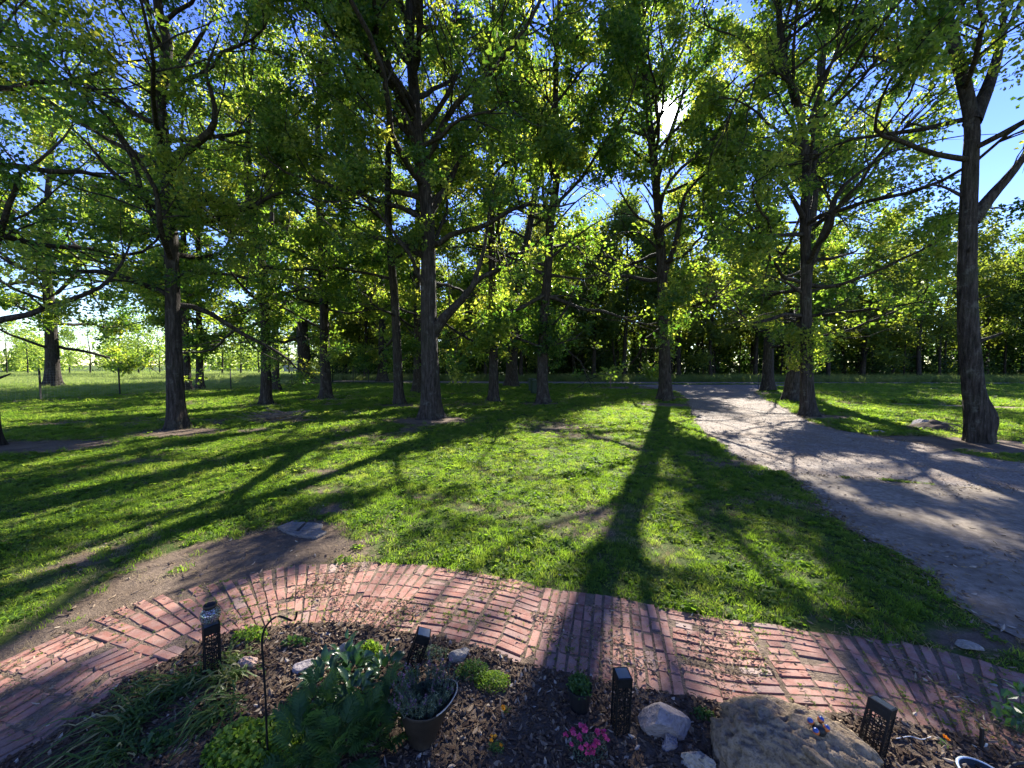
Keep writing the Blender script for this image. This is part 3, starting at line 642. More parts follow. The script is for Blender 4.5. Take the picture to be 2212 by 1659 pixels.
def build_tree(root, sd, line, r0, cz, R, nl, limbs=(), leaf=.15, per=15, tw=8, br=1.45, bark='bark', leafmat='oak_leaf', epi=None, sides=20, flare=.75, thinning=True, dens=1.0, ell=1.0, bulge=None, fwd=None, low=None, ivy=None, top=1.0):
    r = np.random.default_rng(sd); org = np.array(root.location)
    NR = 44 if org[1] > 27 or sides < 12 else 110; sides = sides if NR == 44 else 52
    T = smooth_poly(line, NR); H = T[:, 2]-T[0, 2]; Ht = H[-1]; s = H/Ht
    fs = min(r0, .42)/.3; rad = r0*(1-.80*s**1.1)*(1+flare*.6*np.exp(-H/(.42*fs))+.2*flare*np.exp(-H/(1.3*fs)))
    Pn = T[None]; V, F = tubes(Pn, rad[None], sides)
    # root flare lobes and bark relief
    Vr = V.reshape(NR, sides, 3); an = np.arange(sides)*2*np.pi/sides; ph = r.uniform(0, 6.28, 3)
    lob = 1+(.16*np.cos(5*an+ph[0])+.10*np.cos(3*an+ph[1]))[None]*np.exp(-H/(.42*fs))[:, None]+r.normal(0, .008, (NR, sides))+.04*np.cos(2*an+ph[2])[None]
    if NR > 44:
        ai = np.broadcast_to(an[None]*sides*.115*(r0/.25)**.5, (NR, sides)); zi = np.broadcast_to(H[:, None]*1.1, (NR, sides))
        rid = 1-np.abs(2*vnoise(ai+.6*vnoise(ai, zi*2, 1.0, 3), zi, 1.0, sd)-1)*1.0; rid2 = vnoise(ai*2.1, zi*2.6, 1.0, sd+2)
        lob = lob+(.055*(rid-.5)+.035*(rid2-.5))*(.26/r0)**.5+.07*(vnoise(np.cos(an)[None]*1.1+0*zi, np.sin(an)[None]*1.1+zi*.45, 1.0, sd+1)-.5)
    Vr = T[:, None]+(Vr-T[:, None])*lob[..., None]
    if bulge is not None:
        bz, bs, bd, ba = bulge; g = np.exp(-((H-bz)/bs)**2)[:, None]*np.clip((norm(Vr-T[:, None]) @ np.array([math.cos(bd), math.sin(bd), 0])), 0, 1)
        Vr = Vr+(ba*g)[..., None]*np.array([math.cos(bd), math.sin(bd), 0])
    tr = MB(); tr.add(Vr.reshape(-1, 3)-org, F); bw = MB()
    for k in range(4 if NR > 44 else 0):
        hz = r.uniform(1.6, 6.5); j = int(np.argmin(np.abs(H-hz))); a = r.uniform(0, 6.28); dv = np.array([math.cos(a), math.sin(a), r.uniform(.1, .6)]); lw = r.uniform(.10, .38); q = smooth_poly([T[j]+dv*rad[j]*.7, T[j]+dv*(rad[j]+lw*.5)+[0, 0, .02], T[j]+dv*(rad[j]+lw)+[0, 0, .05]], 5)
        tube1(tr, q-org, np.linspace(.05, .022, 5)*r.uniform(.6, 1.2), 7)
    # limbs: given ones, then the rest spiralling up the trunk
    given = []
    for pts, rr in limbs:
        q = smooth_poly(pts, 12); given.append(q[None]); rd = rr*(1-.92*np.linspace(0, 1, 12)**.85)
        v, f = tubes(q[None], rd[None], 10); tr.add(v-org, f)
    z0 = (cz-T[0, 2])/Ht; tt = np.linspace(max(.05, z0), .985, nl)+r.normal(0, .012, nl); tt = np.clip(tt, .04, .99)
    p, d = lerp_line(T[None], np.zeros(nl, int), np.interp(tt, s, np.linspace(0, 1, NR)))
    az = r.uniform(0, 6.28)+np.arange(nl)*2.4+r.normal(0, .35, nl)
    rel = np.clip((tt-z0)/(1-z0+1e-6), 0, 1)
    el = np.radians((10 if org[1] < 17 else 0)+60*rel**1.1+r.normal(0, 9, nl))
    Ll = R*(.62+.55*np.sin(np.pi*np.clip(rel*.8+.12, 0, 1)))*(1-.45*rel**2)*r.uniform(.75, 1.15, nl)
    if fwd is not None:                     # long limbs reaching out over the lawn towards the house
        fn, fL, fa, fb = fwd; tf = np.clip((r.uniform(fa, fb, fn)-T[0, 2])/Ht, .1, .97); pf, _ = lerp_line(T[None], np.zeros(fn, int), np.interp(tf, s, np.linspace(0, 1, NR)))
        p = np.concatenate([p, pf]); tt = np.concatenate([tt, tf]); az = np.concatenate([az, -np.pi/2+r.normal(0, .6, fn)]); el = np.concatenate([el, np.radians(r.uniform(5, 40, fn))]); Ll = np.concatenate([Ll, fL*r.uniform(.7, 1.1, fn)])
    d0 = np.stack([np.cos(az)*np.cos(el)*ell, np.sin(az)*np.cos(el), np.sin(el)], -1)
    L1 = grow(r, p, d0, Ll, 12, .19, .045)
    rt = np.interp(tt, s, rad); r1 = np.minimum(rt*.5, .014+.016*Ll)
    R1 = r1[:, None]*(1-.82*np.linspace(0, 1, 12))[None]
    v, f = tubes(L1, R1, 7); bw.add(v-org, f)
    # the leader's own twigs and the given limbs count as carriers too
    lines = [L1]; lens = [Ll]
    if given:
        gl = np.concatenate(given); lines.append(gl); lens.append(np.linalg.norm(np.diff(gl, axis=1), axis=2).sum(1))
    A1 = np.concatenate(lines); LA = np.concatenate(lens)
    n2 = np.maximum(3, (LA*br).astype(int)); idx = np.repeat(np.arange(len(LA)), n2)
    t2 = np.clip(r.uniform(.18, 1.0, len(idx)), 0, .995); p, d = lerp_line(A1, idx, t2)
    Lb = (LA[idx]*(.20+.30*(1-t2))+.5)*r.uniform(.6, 1.25, len(idx))
    d2 = fan(r, d, r.uniform(.5, 1.15, len(idx)), .6); L2 = grow(r, p, d2, Lb, 7, .2, .05)
    r2 = np.minimum(.03, .007+.008*Lb); R2 = r2[:, None]*(1-.75*np.linspace(0, 1, 7))[None]; v, f = tubes(L2, R2, 4); bw.add(v-org, f)
    n3 = np.maximum(2, (Lb*tw*.62).astype(int)); idx3 = np.repeat(np.arange(len(Lb)), n3)
    t3 = np.clip(r.uniform(.15, 1, len(idx3)), 0, .995); p, d = lerp_line(L2, idx3, t3)
    d3 = fan(r, d, r.uniform(.4, 1.2, len(idx3)), 1.0); Lt = r.uniform(.35, .95, len(idx3)); L3 = grow(r, p, d3, Lt, 3, .25, .02)
    if thinning: L3 = L3[thin(L3[:, 2], r)]
    R3 = np.full((len(L3), 3), .0055)*np.array([1.2, .9, .5]); 
    if org[1] < 26: v, f = tubes(L3, R3, 3); bw.add(v-org, f)
    # leaf clusters on the outer halves of the twigs and along the branches
    cl = [L3[:, 1], L3[:, 2], (L3[:, 1]+L3[:, 2])/2+r.normal(0, .1, (len(L3), 3)), L2[:, 4:].reshape(-1, 3)]
    if low is not None: cl.append(low)
    cl = np.concatenate(cl); cl = cl[cl[:, 2] > 1.4]
    clump = fbm(cl[:, 0]*.8+cl[:, 2]*.45, cl[:, 1]*.8-cl[:, 2]*.6, 1.5, sd % 5, 3)
    kp = r.random(len(cl)) < dens*np.clip(.40+3.2*(clump-.30), .10, 1)
    cl = cl[kp]
    if thinning: cl = cl[thin(cl, r)]
    ex = []
    if epi is not None:
        ez0, ez1, en, er = epi; z = r.uniform(ez0, ez1, en); c = np.stack([np.interp(z, T[:, 2], T[:, 0]), np.interp(z, T[:, 2], T[:, 1]), z], -1)
        a = r.uniform(0, 6.28, en); rr = r0+r.uniform(0, 1, en)*er; ex.append(c+np.stack([np.cos(a)*rr, np.sin(a)*rr, r.normal(0, .1, en)], -1))
    if ex: cl = np.concatenate([cl]+ex)
    nall = len(cl)*26
    if leafmat == 'oak_leaf':
        m = len(cl); ns = 24 if org[1] < 17 else (16 if org[1] < 26 else 12); nall = m*ns; q = r.normal(0, 1, (m, 4))*np.array([0, .25, .25, 0]); hz = r.uniform(0, np.pi, m); q[:, 0] = np.cos(hz); q[:, 3] = np.sin(hz); q /= np.linalg.norm(q, axis=1, keepdims=True); w_, x_, y_, z_ = q.T
        RM = np.stack([1-2*(y_*y_+z_*z_), 2*(x_*y_-w_*z_), 2*(x_*z_+w_*y_), 2*(x_*y_+w_*z_), 1-2*(x_*x_+z_*z_), 2*(y_*z_-w_*x_), 2*(x_*z_-w_*y_), 2*(y_*z_+w_*x_), 1-2*(x_*x_+y_*y_)], -1).reshape(m, 3, 3)
        V = np.einsum('cij,cvj->cvi', RM, SPRAY[ns][r.integers(0, 12, m)])*((leaf/.15)*r.uniform(.75, 1.25, m))[:, None, None]+cl[:, None]-org
        ct = np.clip(.45+1.5*(fbm(cl[:, 0], cl[:, 1]+cl[:, 2], 1.2, 5)-.5)+r.normal(0, .15, m), 0, 1); tint = np.repeat(np.clip(np.repeat(ct, ns)+r.normal(0, .12, nall), 0, 1), 4)
        link('crown', mesh_np('crown', V.reshape(-1, 3), [np.arange(nall*4).reshape(-1, 4)], M['crown_leaf'], {'tint': tint}), root)
    else:
        V, F, n = leaves(cl, r, leaf, per, leaf*1.15)
        ct = np.repeat(np.clip(.45+1.5*(fbm(cl[:, 0], cl[:, 1]+cl[:, 2], 1.2, 5)-.5)+r.normal(0, .12, len(cl)), 0, 1), per)
        link('crown', mesh_np('crown', V-org, [F], M[leafmat], {'tint': np.repeat(np.clip(ct+r.normal(0, .12, n), 0, 1), 4)}), root)
    tr.build('trunk', M[bark], root, True); bw.build('branches', M[bark], root, True)
    if ivy is not None:
        iz0, iz1, nn = ivy; z = r.uniform(iz0, iz1, nn); c = np.stack([np.interp(z, T[:, 2], T[:, 0]), np.interp(z, T[:, 2], T[:, 1]), z], -1); a = r.normal(-1.9, .9, nn); rr = np.interp(z, T[:, 2], rad)*1.05+.03
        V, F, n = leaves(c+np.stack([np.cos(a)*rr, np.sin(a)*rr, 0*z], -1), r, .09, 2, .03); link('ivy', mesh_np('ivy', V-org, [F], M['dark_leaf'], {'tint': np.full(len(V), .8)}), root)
    return nall

def L_(Y, pts, dY=0.0):
    """limb or trunk line from sight lines at distance Y, drifting dY in depth along the way"""
    n = len(pts); return np.array([P(u, v, Y+dY*i/max(1, n-1)) for i, (u, v) in enumerate(pts)])
nleaf = 0
def oak(label, base, pts, r0, height, cz, R, nl, sd, limbs=(), **kw):
    global nleaf
    b = G(*base); Y = b[1]
    line = [b]+[P(u, v, Y) for u, v in pts]
    if line[-1][2] < height:
        d = norm(line[-1]-line[-2]); d = norm(d*.5+np.array([0, 0, .8])); step = (height-line[-1][2])/d[2]
        line.append(line[-1]+d*step*.5+np.array([.2, .1, 0])); line.append(line[-1]+d*step*.5)
    root = thing('oak_tree', label, 'tree', tuple(b), group='oaks standing on the lawn')
    lm = [(L_(Y+kw2.get('y0', 0), p_, kw2.get('dy', 0)), rr) for p_, rr, kw2 in limbs]
    n = build_tree(root, sd, np.array(line), r0, cz, R, nl, lm, **kw); nleaf += n
    print(label[:40], 'Y %.1f' % Y, 'leaves', n)
oak('tall oak in front on the left, curved limb forking off its right side', (383, 925), [(377, 800), (372, 600), (364, 430), (352, 290), (346, 190), (362, 100), (340, 0)], .234, 21, 4.0, 6.6, 27, 101,
    [([(372, 345), (430, 305), (462, 270), (462, 215), (445, 160), (475, 70)], .16, {'dy': -1.0}), ([(368, 440), (440, 432), (510, 440), (560, 425)], .09, {'dy': -.5}), ([(352, 460), (290, 405), (240, 370), (180, 300), (120, 250)], .12, {'dy': -1.5}), ([(348, 190), (400, 130), (440, 70), (470, 20)], .12, {'dy': .8})], ivy=(7.0, 10.5, 260), dens=.72)
oak('grey trunk half hidden behind the tall front oak on the left', (403, 845), [(400, 700), (396, 500), (392, 300)], .305, 24, 3.8, 6, 23, 102, per=10, leaf=.22)
oak('slim leafy oak just right of the tall front oak by the fence', (432, 842), [(430, 700), (428, 500), (432, 300)], .256, 22, 3.2, 5.5, 22, 103, per=10, leaf=.22, epi=(2.5, 5, 90, .7))
oak('massive oak behind the wire fence at far left', (115, 836), [(110, 700), (100, 560), (105, 400), (120, 250)], .463, 25, 3.4, 10, 28, 104, [([(100, 620), (40, 610), (-40, 640)], .25, {}), ([(105, 560), (40, 500), (-60, 480)], .22, {})], per=10, leaf=.26, br=1.1, tw=6)
oak('dark trunk cut by the left edge of the picture', (-30, 964), [(-34, 700), (-45, 450), (-40, 200)], .204, 20, 3.2, 6.6, 24, 105, dens=1.0)
oak('oak with a leaning top right of the stick pile', (575, 873), [(574, 760), (570, 600), (548, 480), (535, 390), (540, 200)], .236, 24, 3.2, 6.2, 26, 106, per=11, leaf=.18, epi=(3, 7, 120, .6), dens=.8)
oak('thin trunk standing behind the oak with the leaning top', (596, 845), [(594, 720), (590, 560), (585, 380)], .256, 24, 3.8, 5.8, 22, 107, per=10, leaf=.22)
oak('broad old oak with flared base far back by the fence', (660, 824), [(655, 740), (650, 660), (640, 560), (600, 420)], .749, 26, 5.0, 9, 25, 108, [([(655, 690), (690, 620), (720, 520)], .35, {})], per=9, leaf=.3, br=1.0, tw=6, flare=1.1)
oak('straight tall oak left of the centre with rough bark', (705, 860), [(702, 760), (698, 600), (692, 480), (686, 380), (690, 200), (705, 60)], .297, 27, 4.4, 6.4, 31, 109, [([(690, 480), (720, 440), (760, 420)], .1, {}), ([(686, 380), (660, 300), (620, 200)], .12, {})], per=11, leaf=.18, dens=.8)
oak('slim oak close left of the big central oak', (862, 873), [(858, 760), (852, 640), (842, 520), (838, 400)], .240, 24, 3.8, 5.6, 23, 110, per=11, leaf=.18)
oak('oak mostly hidden behind the big central oak', (903, 847), [(904, 740), (900, 600), (905, 400)], .350, 25, 4.2, 6, 23, 111, per=10, leaf=.22)
oak('big central oak with a heavy limb sweeping to the right', (930, 903), [(929, 800), (926, 680), (925, 560), (922, 450), (905, 320), (893, 180), (885, 40)], .352, 22, 4.8, 6.8, 31, 112,
    [([(938, 715), (965, 680), (1000, 645), (1035, 603), (1085, 578), (1130, 560)], .23, {'dy': -1.2}), ([(1020, 620), (1045, 540), (1060, 440), (1085, 350)], .10, {'y0': -.7, 'dy': -.5}), ([(905, 320), (868, 235), (828, 100), (775, -10)], .19, {'dy': -2.0}), ([(922, 560), (890, 530), (850, 505)], .08, {'dy': -1}), ([(925, 470), (980, 380), (1010, 290)], .12, {'dy': -.6})], dens=1.15, leaf=.165, fwd=(11, 8.5, 7.5, 17))
oak('trunk far back beside the dark fence posts', (826, 824), [(826, 740), (824, 620), (820, 480)], .521, 24, 4.2, 7, 21, 113, per=9, leaf=.28, br=1.1, tw=6)
oak('slim oak wrapped in sunlit sprouts right of the centre', (1067, 868), [(1066, 780), (1064, 640), (1062, 520), (1060, 380)], .250, 25, 3.4, 5.8, 23, 114, per=11, leaf=.18, epi=(2.6, 7, 150, .8))
oak('oak near the road leaning right at its top', (1105, 835), [(1108, 740), (1120, 640), (1135, 540), (1152, 440)], .500, 28, 4.4, 7.5, 25, 115, per=10, leaf=.24)
oak('oak beside the green bin with a level limb', (1172, 870), [(1172, 780), (1176, 680), (1184, 570), (1190, 480), (1202, 380), (1200, 200)], .289, 26, 3.9, 6.6, 29, 116, [([(1188, 572), (1150, 570), (1115, 574)], .11, {}), ([(1180, 592), (1230, 600), (1275, 600), (1320, 565)], .10, {'dy': -1.5}), ([(1182, 640), (1240, 640), (1300, 660)], .06, {'dy': -1}), ([(1187, 560), (1240, 515), (1300, 475), (1365, 455)], .08, {'dy': -.5}), ([(1190, 500), (1240, 440), (1300, 400), (1340, 390)], .07, {'dy': .8})], per=11, leaf=.205, epi=(2.8, 5.0, 130, .9), fwd=(7, 6.5, 9, 20), dens=1.3)
oak('forked oak under the sun beside the gravel drive', (1437, 865), [(1436, 780), (1433, 680), (1430, 590), (1424, 480), (1416, 390), (1405, 280), (1390, 120)], .316, 27, 4.6, 6.8, 31, 117, [([(1431, 600), (1455, 540), (1470, 470), (1480, 420), (1530, 370), (1610, 315)], .19, {'dy': -.8}), ([(1424, 490), (1395, 430), (1370, 400)], .08, {}), ([(1427, 545), (1385, 505), (1335, 505), (1275, 530)], .075, {'dy': -1.0}), ([(1430, 600), (1390, 575), (1345, 580), (1300, 610)], .055, {'dy': .8}), ([(1420, 440), (1375, 380), (1320, 350)], .07, {'dy': 1.5}),  ([(1418, 390), (1445, 300), (1480, 180), (1500, 20)], .17, {'dy': 1.5})], per=11, leaf=.205, dens=1.4, fwd=(9, 7.5, 10, 22))
oak('stout trunk by the road with a thin metal stake', (1658, 845), [(1660, 760), (1662, 660), (1652, 560), (1640, 450)], .383, 25, 3.4, 7.4, 27, 118, [([(1662, 640), (1600, 600), (1545, 600)], .16, {}), ([(1655, 610), (1600, 560), (1560, 560)], .1, {})], per=10, leaf=.21)
oak('dark trunk leaning right behind the drive-side oak', (1708, 868), [(1716, 800), (1728, 720), (1740, 620), (1752, 480)], .324, 25, 3.5, 6.6, 28, 119, per=10, leaf=.19)
oak('spreading oak at the edge of the gravel drive', (1745, 898), [(1743, 800), (1741, 680), (1741, 560), (1738, 470), (1742, 350), (1722, 220), (1690, 120)], .238, 21, 3.8, 6.8, 28, 120, [([(1742, 590), (1780, 500), (1815, 410), (1900, 345), (2000, 290)], .15, {'dy': -1.5}), ([(1741, 480), (1700, 410), (1640, 335)], .12, {'dy': -.8}), ([(1742, 640), (1690, 605), (1640, 590)], .08, {}), ([(1742, 630), (1800, 620), (1850, 625)], .07, {})], epi=(2.0, 3.6, 70, .45), leaf=.165, fwd=(6, 6.5, 8, 16))
oak('nearest oak at the right with a swollen foot and forked top', (2112, 955), [(2104, 860), (2094, 740), (2090, 640), (2091, 480), (2096, 350), (2098, 260), (2065, 110), (2040, 0)], .210, 18, 6.4, 5.2, 18, 121, [([(2098, 480), (2140, 425), (2180, 380), (2230, 320), (2320, 250)], .17, {'dy': -.3}), ([(2100, 265), (2140, 170), (2165, 70), (2170, -40)], .19, {'dy': .6}), ([(2092, 430), (2020, 400), (1940, 420)], .05, {'dy': .5})], dens=.75, bulge=(.65, .45, -.35, .22), flare=.4)
print('oak leaves', nleaf)
# a tree behind the camera's left shoulder is not in view; the wood beyond the road is
def copy_tree(src, loc, rz, sc, label, group, name):
    root = thing(name, label, 'tree', loc, (0, 0, rz), group); root.scale = sc
    for ch in src.children:
        c = ch.copy(); C.objects.link(c); c.parent = root
    return root
rw = np.random.default_rng(31)
wood = []
ORD = ['first', 'second', 'third', 'fourth', 'fifth', 'sixth', 'seventh', 'eighth', 'ninth', 'tenth', 'eleventh', 'twelfth', 'thirteenth', 'fourteenth', 'fifteenth', 'sixteenth', 'seventeenth', 'eighteenth', 'nineteenth', 'twentieth', 'twenty-first', 'twenty-second', 'twenty-third', 'twenty-fourth', 'twenty-fifth', 'twenty-sixth', 'twenty-seventh', 'twenty-eighth']
spots = []
for row, (y0, dx, yj) in enumerate(((55, 5.2, 2.0), (62, 5.6, 2.5))):
    x = -27 if row == 0 else -30
    while x < 92:
        yy = y0-.055*max(x, 0)+rw.normal(0, yj)*.5; spots.append((x+rw.normal(0, 1.0), yy, row)); x += dx*rw.uniform(.75, 1.25)
for i, (x, y, row) in enumerate(spots):
    rz = rw.uniform(0, 6.28); k = rw.uniform(.84, 1.06)*(1.0 if x > 24 else 1.22 if x > -2 else .98)
    if row == 0: lab0 = 'front-row woodland tree beyond the road, %s from the left' % ORD[i]
    lab, grp = (lab0, 'front row of the wood') if row == 0 else ('woodland tree in the second row beyond the pale road', 'second row of the wood')
    if i < 5:
        root = thing('woodland_tree', lab, 'tree', (x, y, 0), (0, 0, rz), grp)
        root.rotation_euler = (0, 0, 0)
        hh = [18.5, 19.5, 17, 19, 18][i]
        n = build_tree(root, 300+i, np.array([[x, y, 0], [x+.2, y, hh*.35], [x-.3+.2*i, y+.2, hh*.7], [x+.1, y, hh]]), .26, 5.0 if i % 2 else 3.5, 4.6, 20, per=9, leaf=.40, br=1.0, tw=5, bark='bark_far', leafmat='wood_leaf', sides=9, flare=.5, thinning=False, dens=1.0)
        wood.append(root)
    else: copy_tree(wood[i % 5], (x, y, 0), rz, (k, k, k*rw.uniform(.9, 1.1)), lab, grp, 'woodland_tree')
# the depth of the wood and its dark undergrowth read as one mass
mb = MB(); nB = 1500
bxp = rw.uniform(-30, 100, 90); clp = []
for x in bxp:
    y = 68-.055*max(x, 0)+rw.uniform(-2, 6); h = rw.uniform(13, 20); m = 300
    q = rw.normal(0, 1, (m, 3)); q = norm(q)*rw.random((m, 1))**.4; clp.append(np.array([x, y, h*.5])+q*np.array([3.6, 3.2, h*.56]))
V, F, n = leaves(np.concatenate(clp), rw, .72, 2, .5); tag(link('far_wood', mesh_np('far_wood', V, [F], M['wood_leaf'], {'tint': np.repeat(rw.random(n), 4)})), 'leafy mass deeper inside the wood', kind='stuff')
clp = []
for x in np.arange(-30, 108, .95):
    y = 58-.055*max(x, 0)+rw.uniform(-2, 8); h = rw.uniform(3.0, 7.5)*(1.0 if x > 6 else .62); m = int(70*h/3)
    q = rw.uniform(-1, 1, (m, 3)); clp.append(np.array([x, y, h*.5])+q*np.array([1.3, 1.2, h*.5]))
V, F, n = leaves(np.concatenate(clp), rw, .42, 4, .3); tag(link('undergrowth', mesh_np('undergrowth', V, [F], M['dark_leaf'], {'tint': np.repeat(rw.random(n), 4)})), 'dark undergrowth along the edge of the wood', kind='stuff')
clp = []
for x in np.arange(-36, 125, .9):
    y = 76-.05*max(x, 0)+rw.uniform(-2, 4); h = rw.uniform(7, 12); q = rw.uniform(-1, 1, (46, 3)); clp.append(np.array([x, y, h*.5])+q*np.array([1.2, 1.5, h*.5]))
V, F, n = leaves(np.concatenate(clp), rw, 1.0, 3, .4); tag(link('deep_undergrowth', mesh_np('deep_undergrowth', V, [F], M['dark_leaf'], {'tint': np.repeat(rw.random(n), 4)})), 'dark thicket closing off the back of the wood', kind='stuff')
mb = MB(); m = 130; x = rw.uniform(-28, 100, m); y = 60-.055*np.maximum(x, 0)+rw.uniform(-4, 8, m); h = rw.uniform(8, 14, m)
Pn = np.stack([np.stack([x, y, 0*x], -1), np.stack([x+rw.normal(0, .3, m), y, h*.5], -1), np.stack([x+rw.normal(0, .6, m), y, h], -1)], 1)
V, F = tubes(Pn, np.stack([rw.uniform(.08, .2, m)]*3, 1)*np.array([1.1, .9, .5]), 6); mb.add(V, F); tag(mb.build('sapling_trunks', M['bark_far'], None, True), 'crowd of thin trunks in the shade of the wood', kind='stuff')
# young trees on the meadow beyond the wire fence
ym = []
yspots = sorted([(60, 806, 6.5), (150, 800, 6.0), (195, 808, 7.5), (260, 803, 8), (300, 806, 7), (345, 802, 7), (480, 803, 9), (520, 801, 8), (560, 803, 8.5), (625, 801, 8), (15, 803, 7), (735, 806, 12), (690, 803, 11)])
for i, (u, v, h) in enumerate(yspots):
    b = G(u, v)*np.array([1, 1, 0]); b = b*(min(1.0, 78/b[1])); d = np.hypot(b[0], b[1])
    lab = 'young pale green tree beyond the wire fence, %s from the left' % ORD[i]; grp = 'young trees on the meadow'
    if i < 3:
        root = thing('young_tree', lab, 'tree', tuple(b), (0, 0, 0), grp)
        h *= 1.45; build_tree(root, 400+i, np.array([b, b+[.1, 0, h*.4], b+[-.1, .1, h*.75], b+[0, 0, h]]), .12, 1.7, 2.6, 15, per=6, leaf=.3, br=1.2, tw=4.5, bark='bark_far', leafmat='young_leaf', sides=8, flare=.4, thinning=False); ym.append((root, h))
    else:
        s0, h0 = ym[i % 3]; k = h*1.45/h0; copy_tree(s0, tuple(b), rw.uniform(0, 6.28), (k*1.1, k*1.1, k), lab, grp, 'young_tree')
# tree belt on the far side of the meadow
clp = []
for x in np.arange(-230, -24, 2.6):
    y = 118+rw.uniform(-12, 12); h = rw.uniform(6, 15); q = norm(rw.normal(0, 1, (110, 3)))*rw.random((110, 1))**.4; clp.append(np.array([x, y, h*.45])+q*np.array([3.2, 3.2, h*.52]))
V, F, n = leaves(np.concatenate(clp), rw, 1.0, 3, .7); tag(link('far_tree_belt', mesh_np('far_tree_belt', V, [F], M['young_leaf'], {'tint': np.repeat(rw.random(n), 4)})), 'hazy belt of trees beyond the meadow', kind='stuff')
M['dish_rim'] = flat_mat('dish_rim', (.30, .38, .46), .4, .4)
M['rim_highlight'] = flat_mat('rim_highlight', (.34, .29, .23), .4, .5)  # light catching the planter rim, put into the colour

# ------------------------------------------------------------------ fence and things on the lawn
def rod(name, mat, parent, a, b, r, sides=6):
    mb = MB(); tube1(mb, [a, b], r, sides); return mb.build(name, mat, parent, False)
FL = [np.array([-29.5, 17.0]), G(88, 866)[:2], G(258.5, 854)[:2], G(498.6, 842)[:2], np.array([-22.9, 37.0]), np.array([-22.5, 42.0]), G(718, 825)[:2]]
FL2 = [G(718, 825)[:2], G(763, 825)[:2], G(796, 825)[:2], np.array([-10.5, 46.8])]
def wire_fence(line, label, h, step):
    root = thing('wire_fence', label, 'fence', (line[1][0], line[1][1], 0)); org = np.array([line[1][0], line[1][1], 0])
    pm = MB()
    for p in line:
        mb = MB(); q = np.array([p[0], p[1], 0])-org; box(mb, q+[0, 0, (h+.12)/2-.05], (.05, .05, h+.22)); box(mb, q+[.03, 0, (h)/2], (.012, .09, h)); mb.build('post', M['steel_dark'], root)
    V = []; Pn = []
    for a, b in zip(line[:-1], line[1:]):
        L = np.linalg.norm(b-a); n = max(2, int(L/step))
        for z in np.arange(.06, h+.01, step*1.0):
            Pn.append([[a[0], a[1], z], [b[0], b[1], z]])
        for k in range(1, n): c = a+(b-a)*k/n; Pn.append([[c[0], c[1], .03], [c[0], c[1], h]])
    Pn = np.array(Pn)-org; Vv, F = tubes(Pn, np.full((len(Pn), 2), .0022), 3); mb = MB(); mb.add(Vv, F); mb.build('wire_mesh', M['wire'], root)
wire_fence(FL, 'wire mesh fence on thin dark posts between lawn and meadow', 1.75, .15)
wire_fence(FL2, 'dark fence corner far back left of the centre', 1.75, .2)

def wheelie_bin(label, u, v, rz):
    b = G(u, v); root = thing('wheeled_bin', label, 'bin', tuple(b), (0, 0, rz), 'bins under the oak')
    mb = MB(); V = []
    for z, sx, sy in ((.08, .42, .46), (.12, .44, .5), (.9, .55, .66), (.95, .58, .70), (.98, .58, .70)):
        V += [[-sx/2, -sy/2, z], [sx/2, -sy/2, z], [sx/2, sy/2, z], [-sx/2, sy/2, z]]
    F = [[3, 2, 1, 0]]
    for k in range(4):
        for j in range(4): a, c = k*4+j, k*4+(j+1) % 4; F.append([a, c, c+4, a+4])
    mb.add(V, np.array(F)); mb.build('body', M['bin_green'], root)
    mb = MB(); box(mb, (0, -.01, 1.0), (.60, .74, .035)); box(mb, (0, -.02, 1.03), (.5, .6, .04)); mb.build('lid', M['bin_green'], root)
    mb = MB(); tube1(mb, [[-.22, .40, .95], [.22, .40, .95]], .016); mb.build('handle', M['bin_green'], root)
    for s in (-1, 1):
        mb = MB(); tube1(mb, [[s*.24-.03, .24, .11], [s*.24+.03, .24, .11]], .11, 14); mb.build('wheel', M['black_plastic'], root)
wheelie_bin('dark green wheeled bin left of the oak with the level limb', 1156, 852, .15)
wheelie_bin('second bin, a dark sliver behind the green wheeled bin', 1149, 846, -.1)

b = G(1319, 838); root = thing('mailbox', 'small pale mailbox on a dark post near the road', 'mailbox', tuple(b))
mb = MB(); box(mb, (0, 0, .6), (.09, .09, 1.2)); box(mb, (0, 0, 1.18), (.12, .4, .03)); mb.build('post', M['stick'], root)
mb = MB(); q = [[.09*math.cos(a), 1.30+.09*math.sin(a)] for a in np.linspace(0, math.pi, 9)]+[[-.09, 1.2], [.09, 1.2]]; n = len(q)
V = [[x, -.24, z] for x, z in q]+[[x, .24, z] for x, z in q]; mb.add(V, [np.array([[k, (k+1) % n, n+(k+1) % n, n+k] for k in range(n)])]); mb.add(V, [np.arange(n)[None, ::-1], np.arange(n, 2*n)[None]]); mb.build('box', M['white_rim'], root)
b = G(1638, 842); root = thing('metal_stake', 'thin dark metal stake beside the stout trunk by the road', 'stake', tuple(b))
mb = MB(); box(mb, (0, 0, .62), (.04, .012, 1.35)); box(mb, (0, .015, .62), (.012, .03, 1.35)); mb.build('stake', M['steel_dark'], root); mb = MB(); box(mb, (0, 0, 1.2), (.09, .02, .10)); mb.build('tag', M['steel_dark'], root)

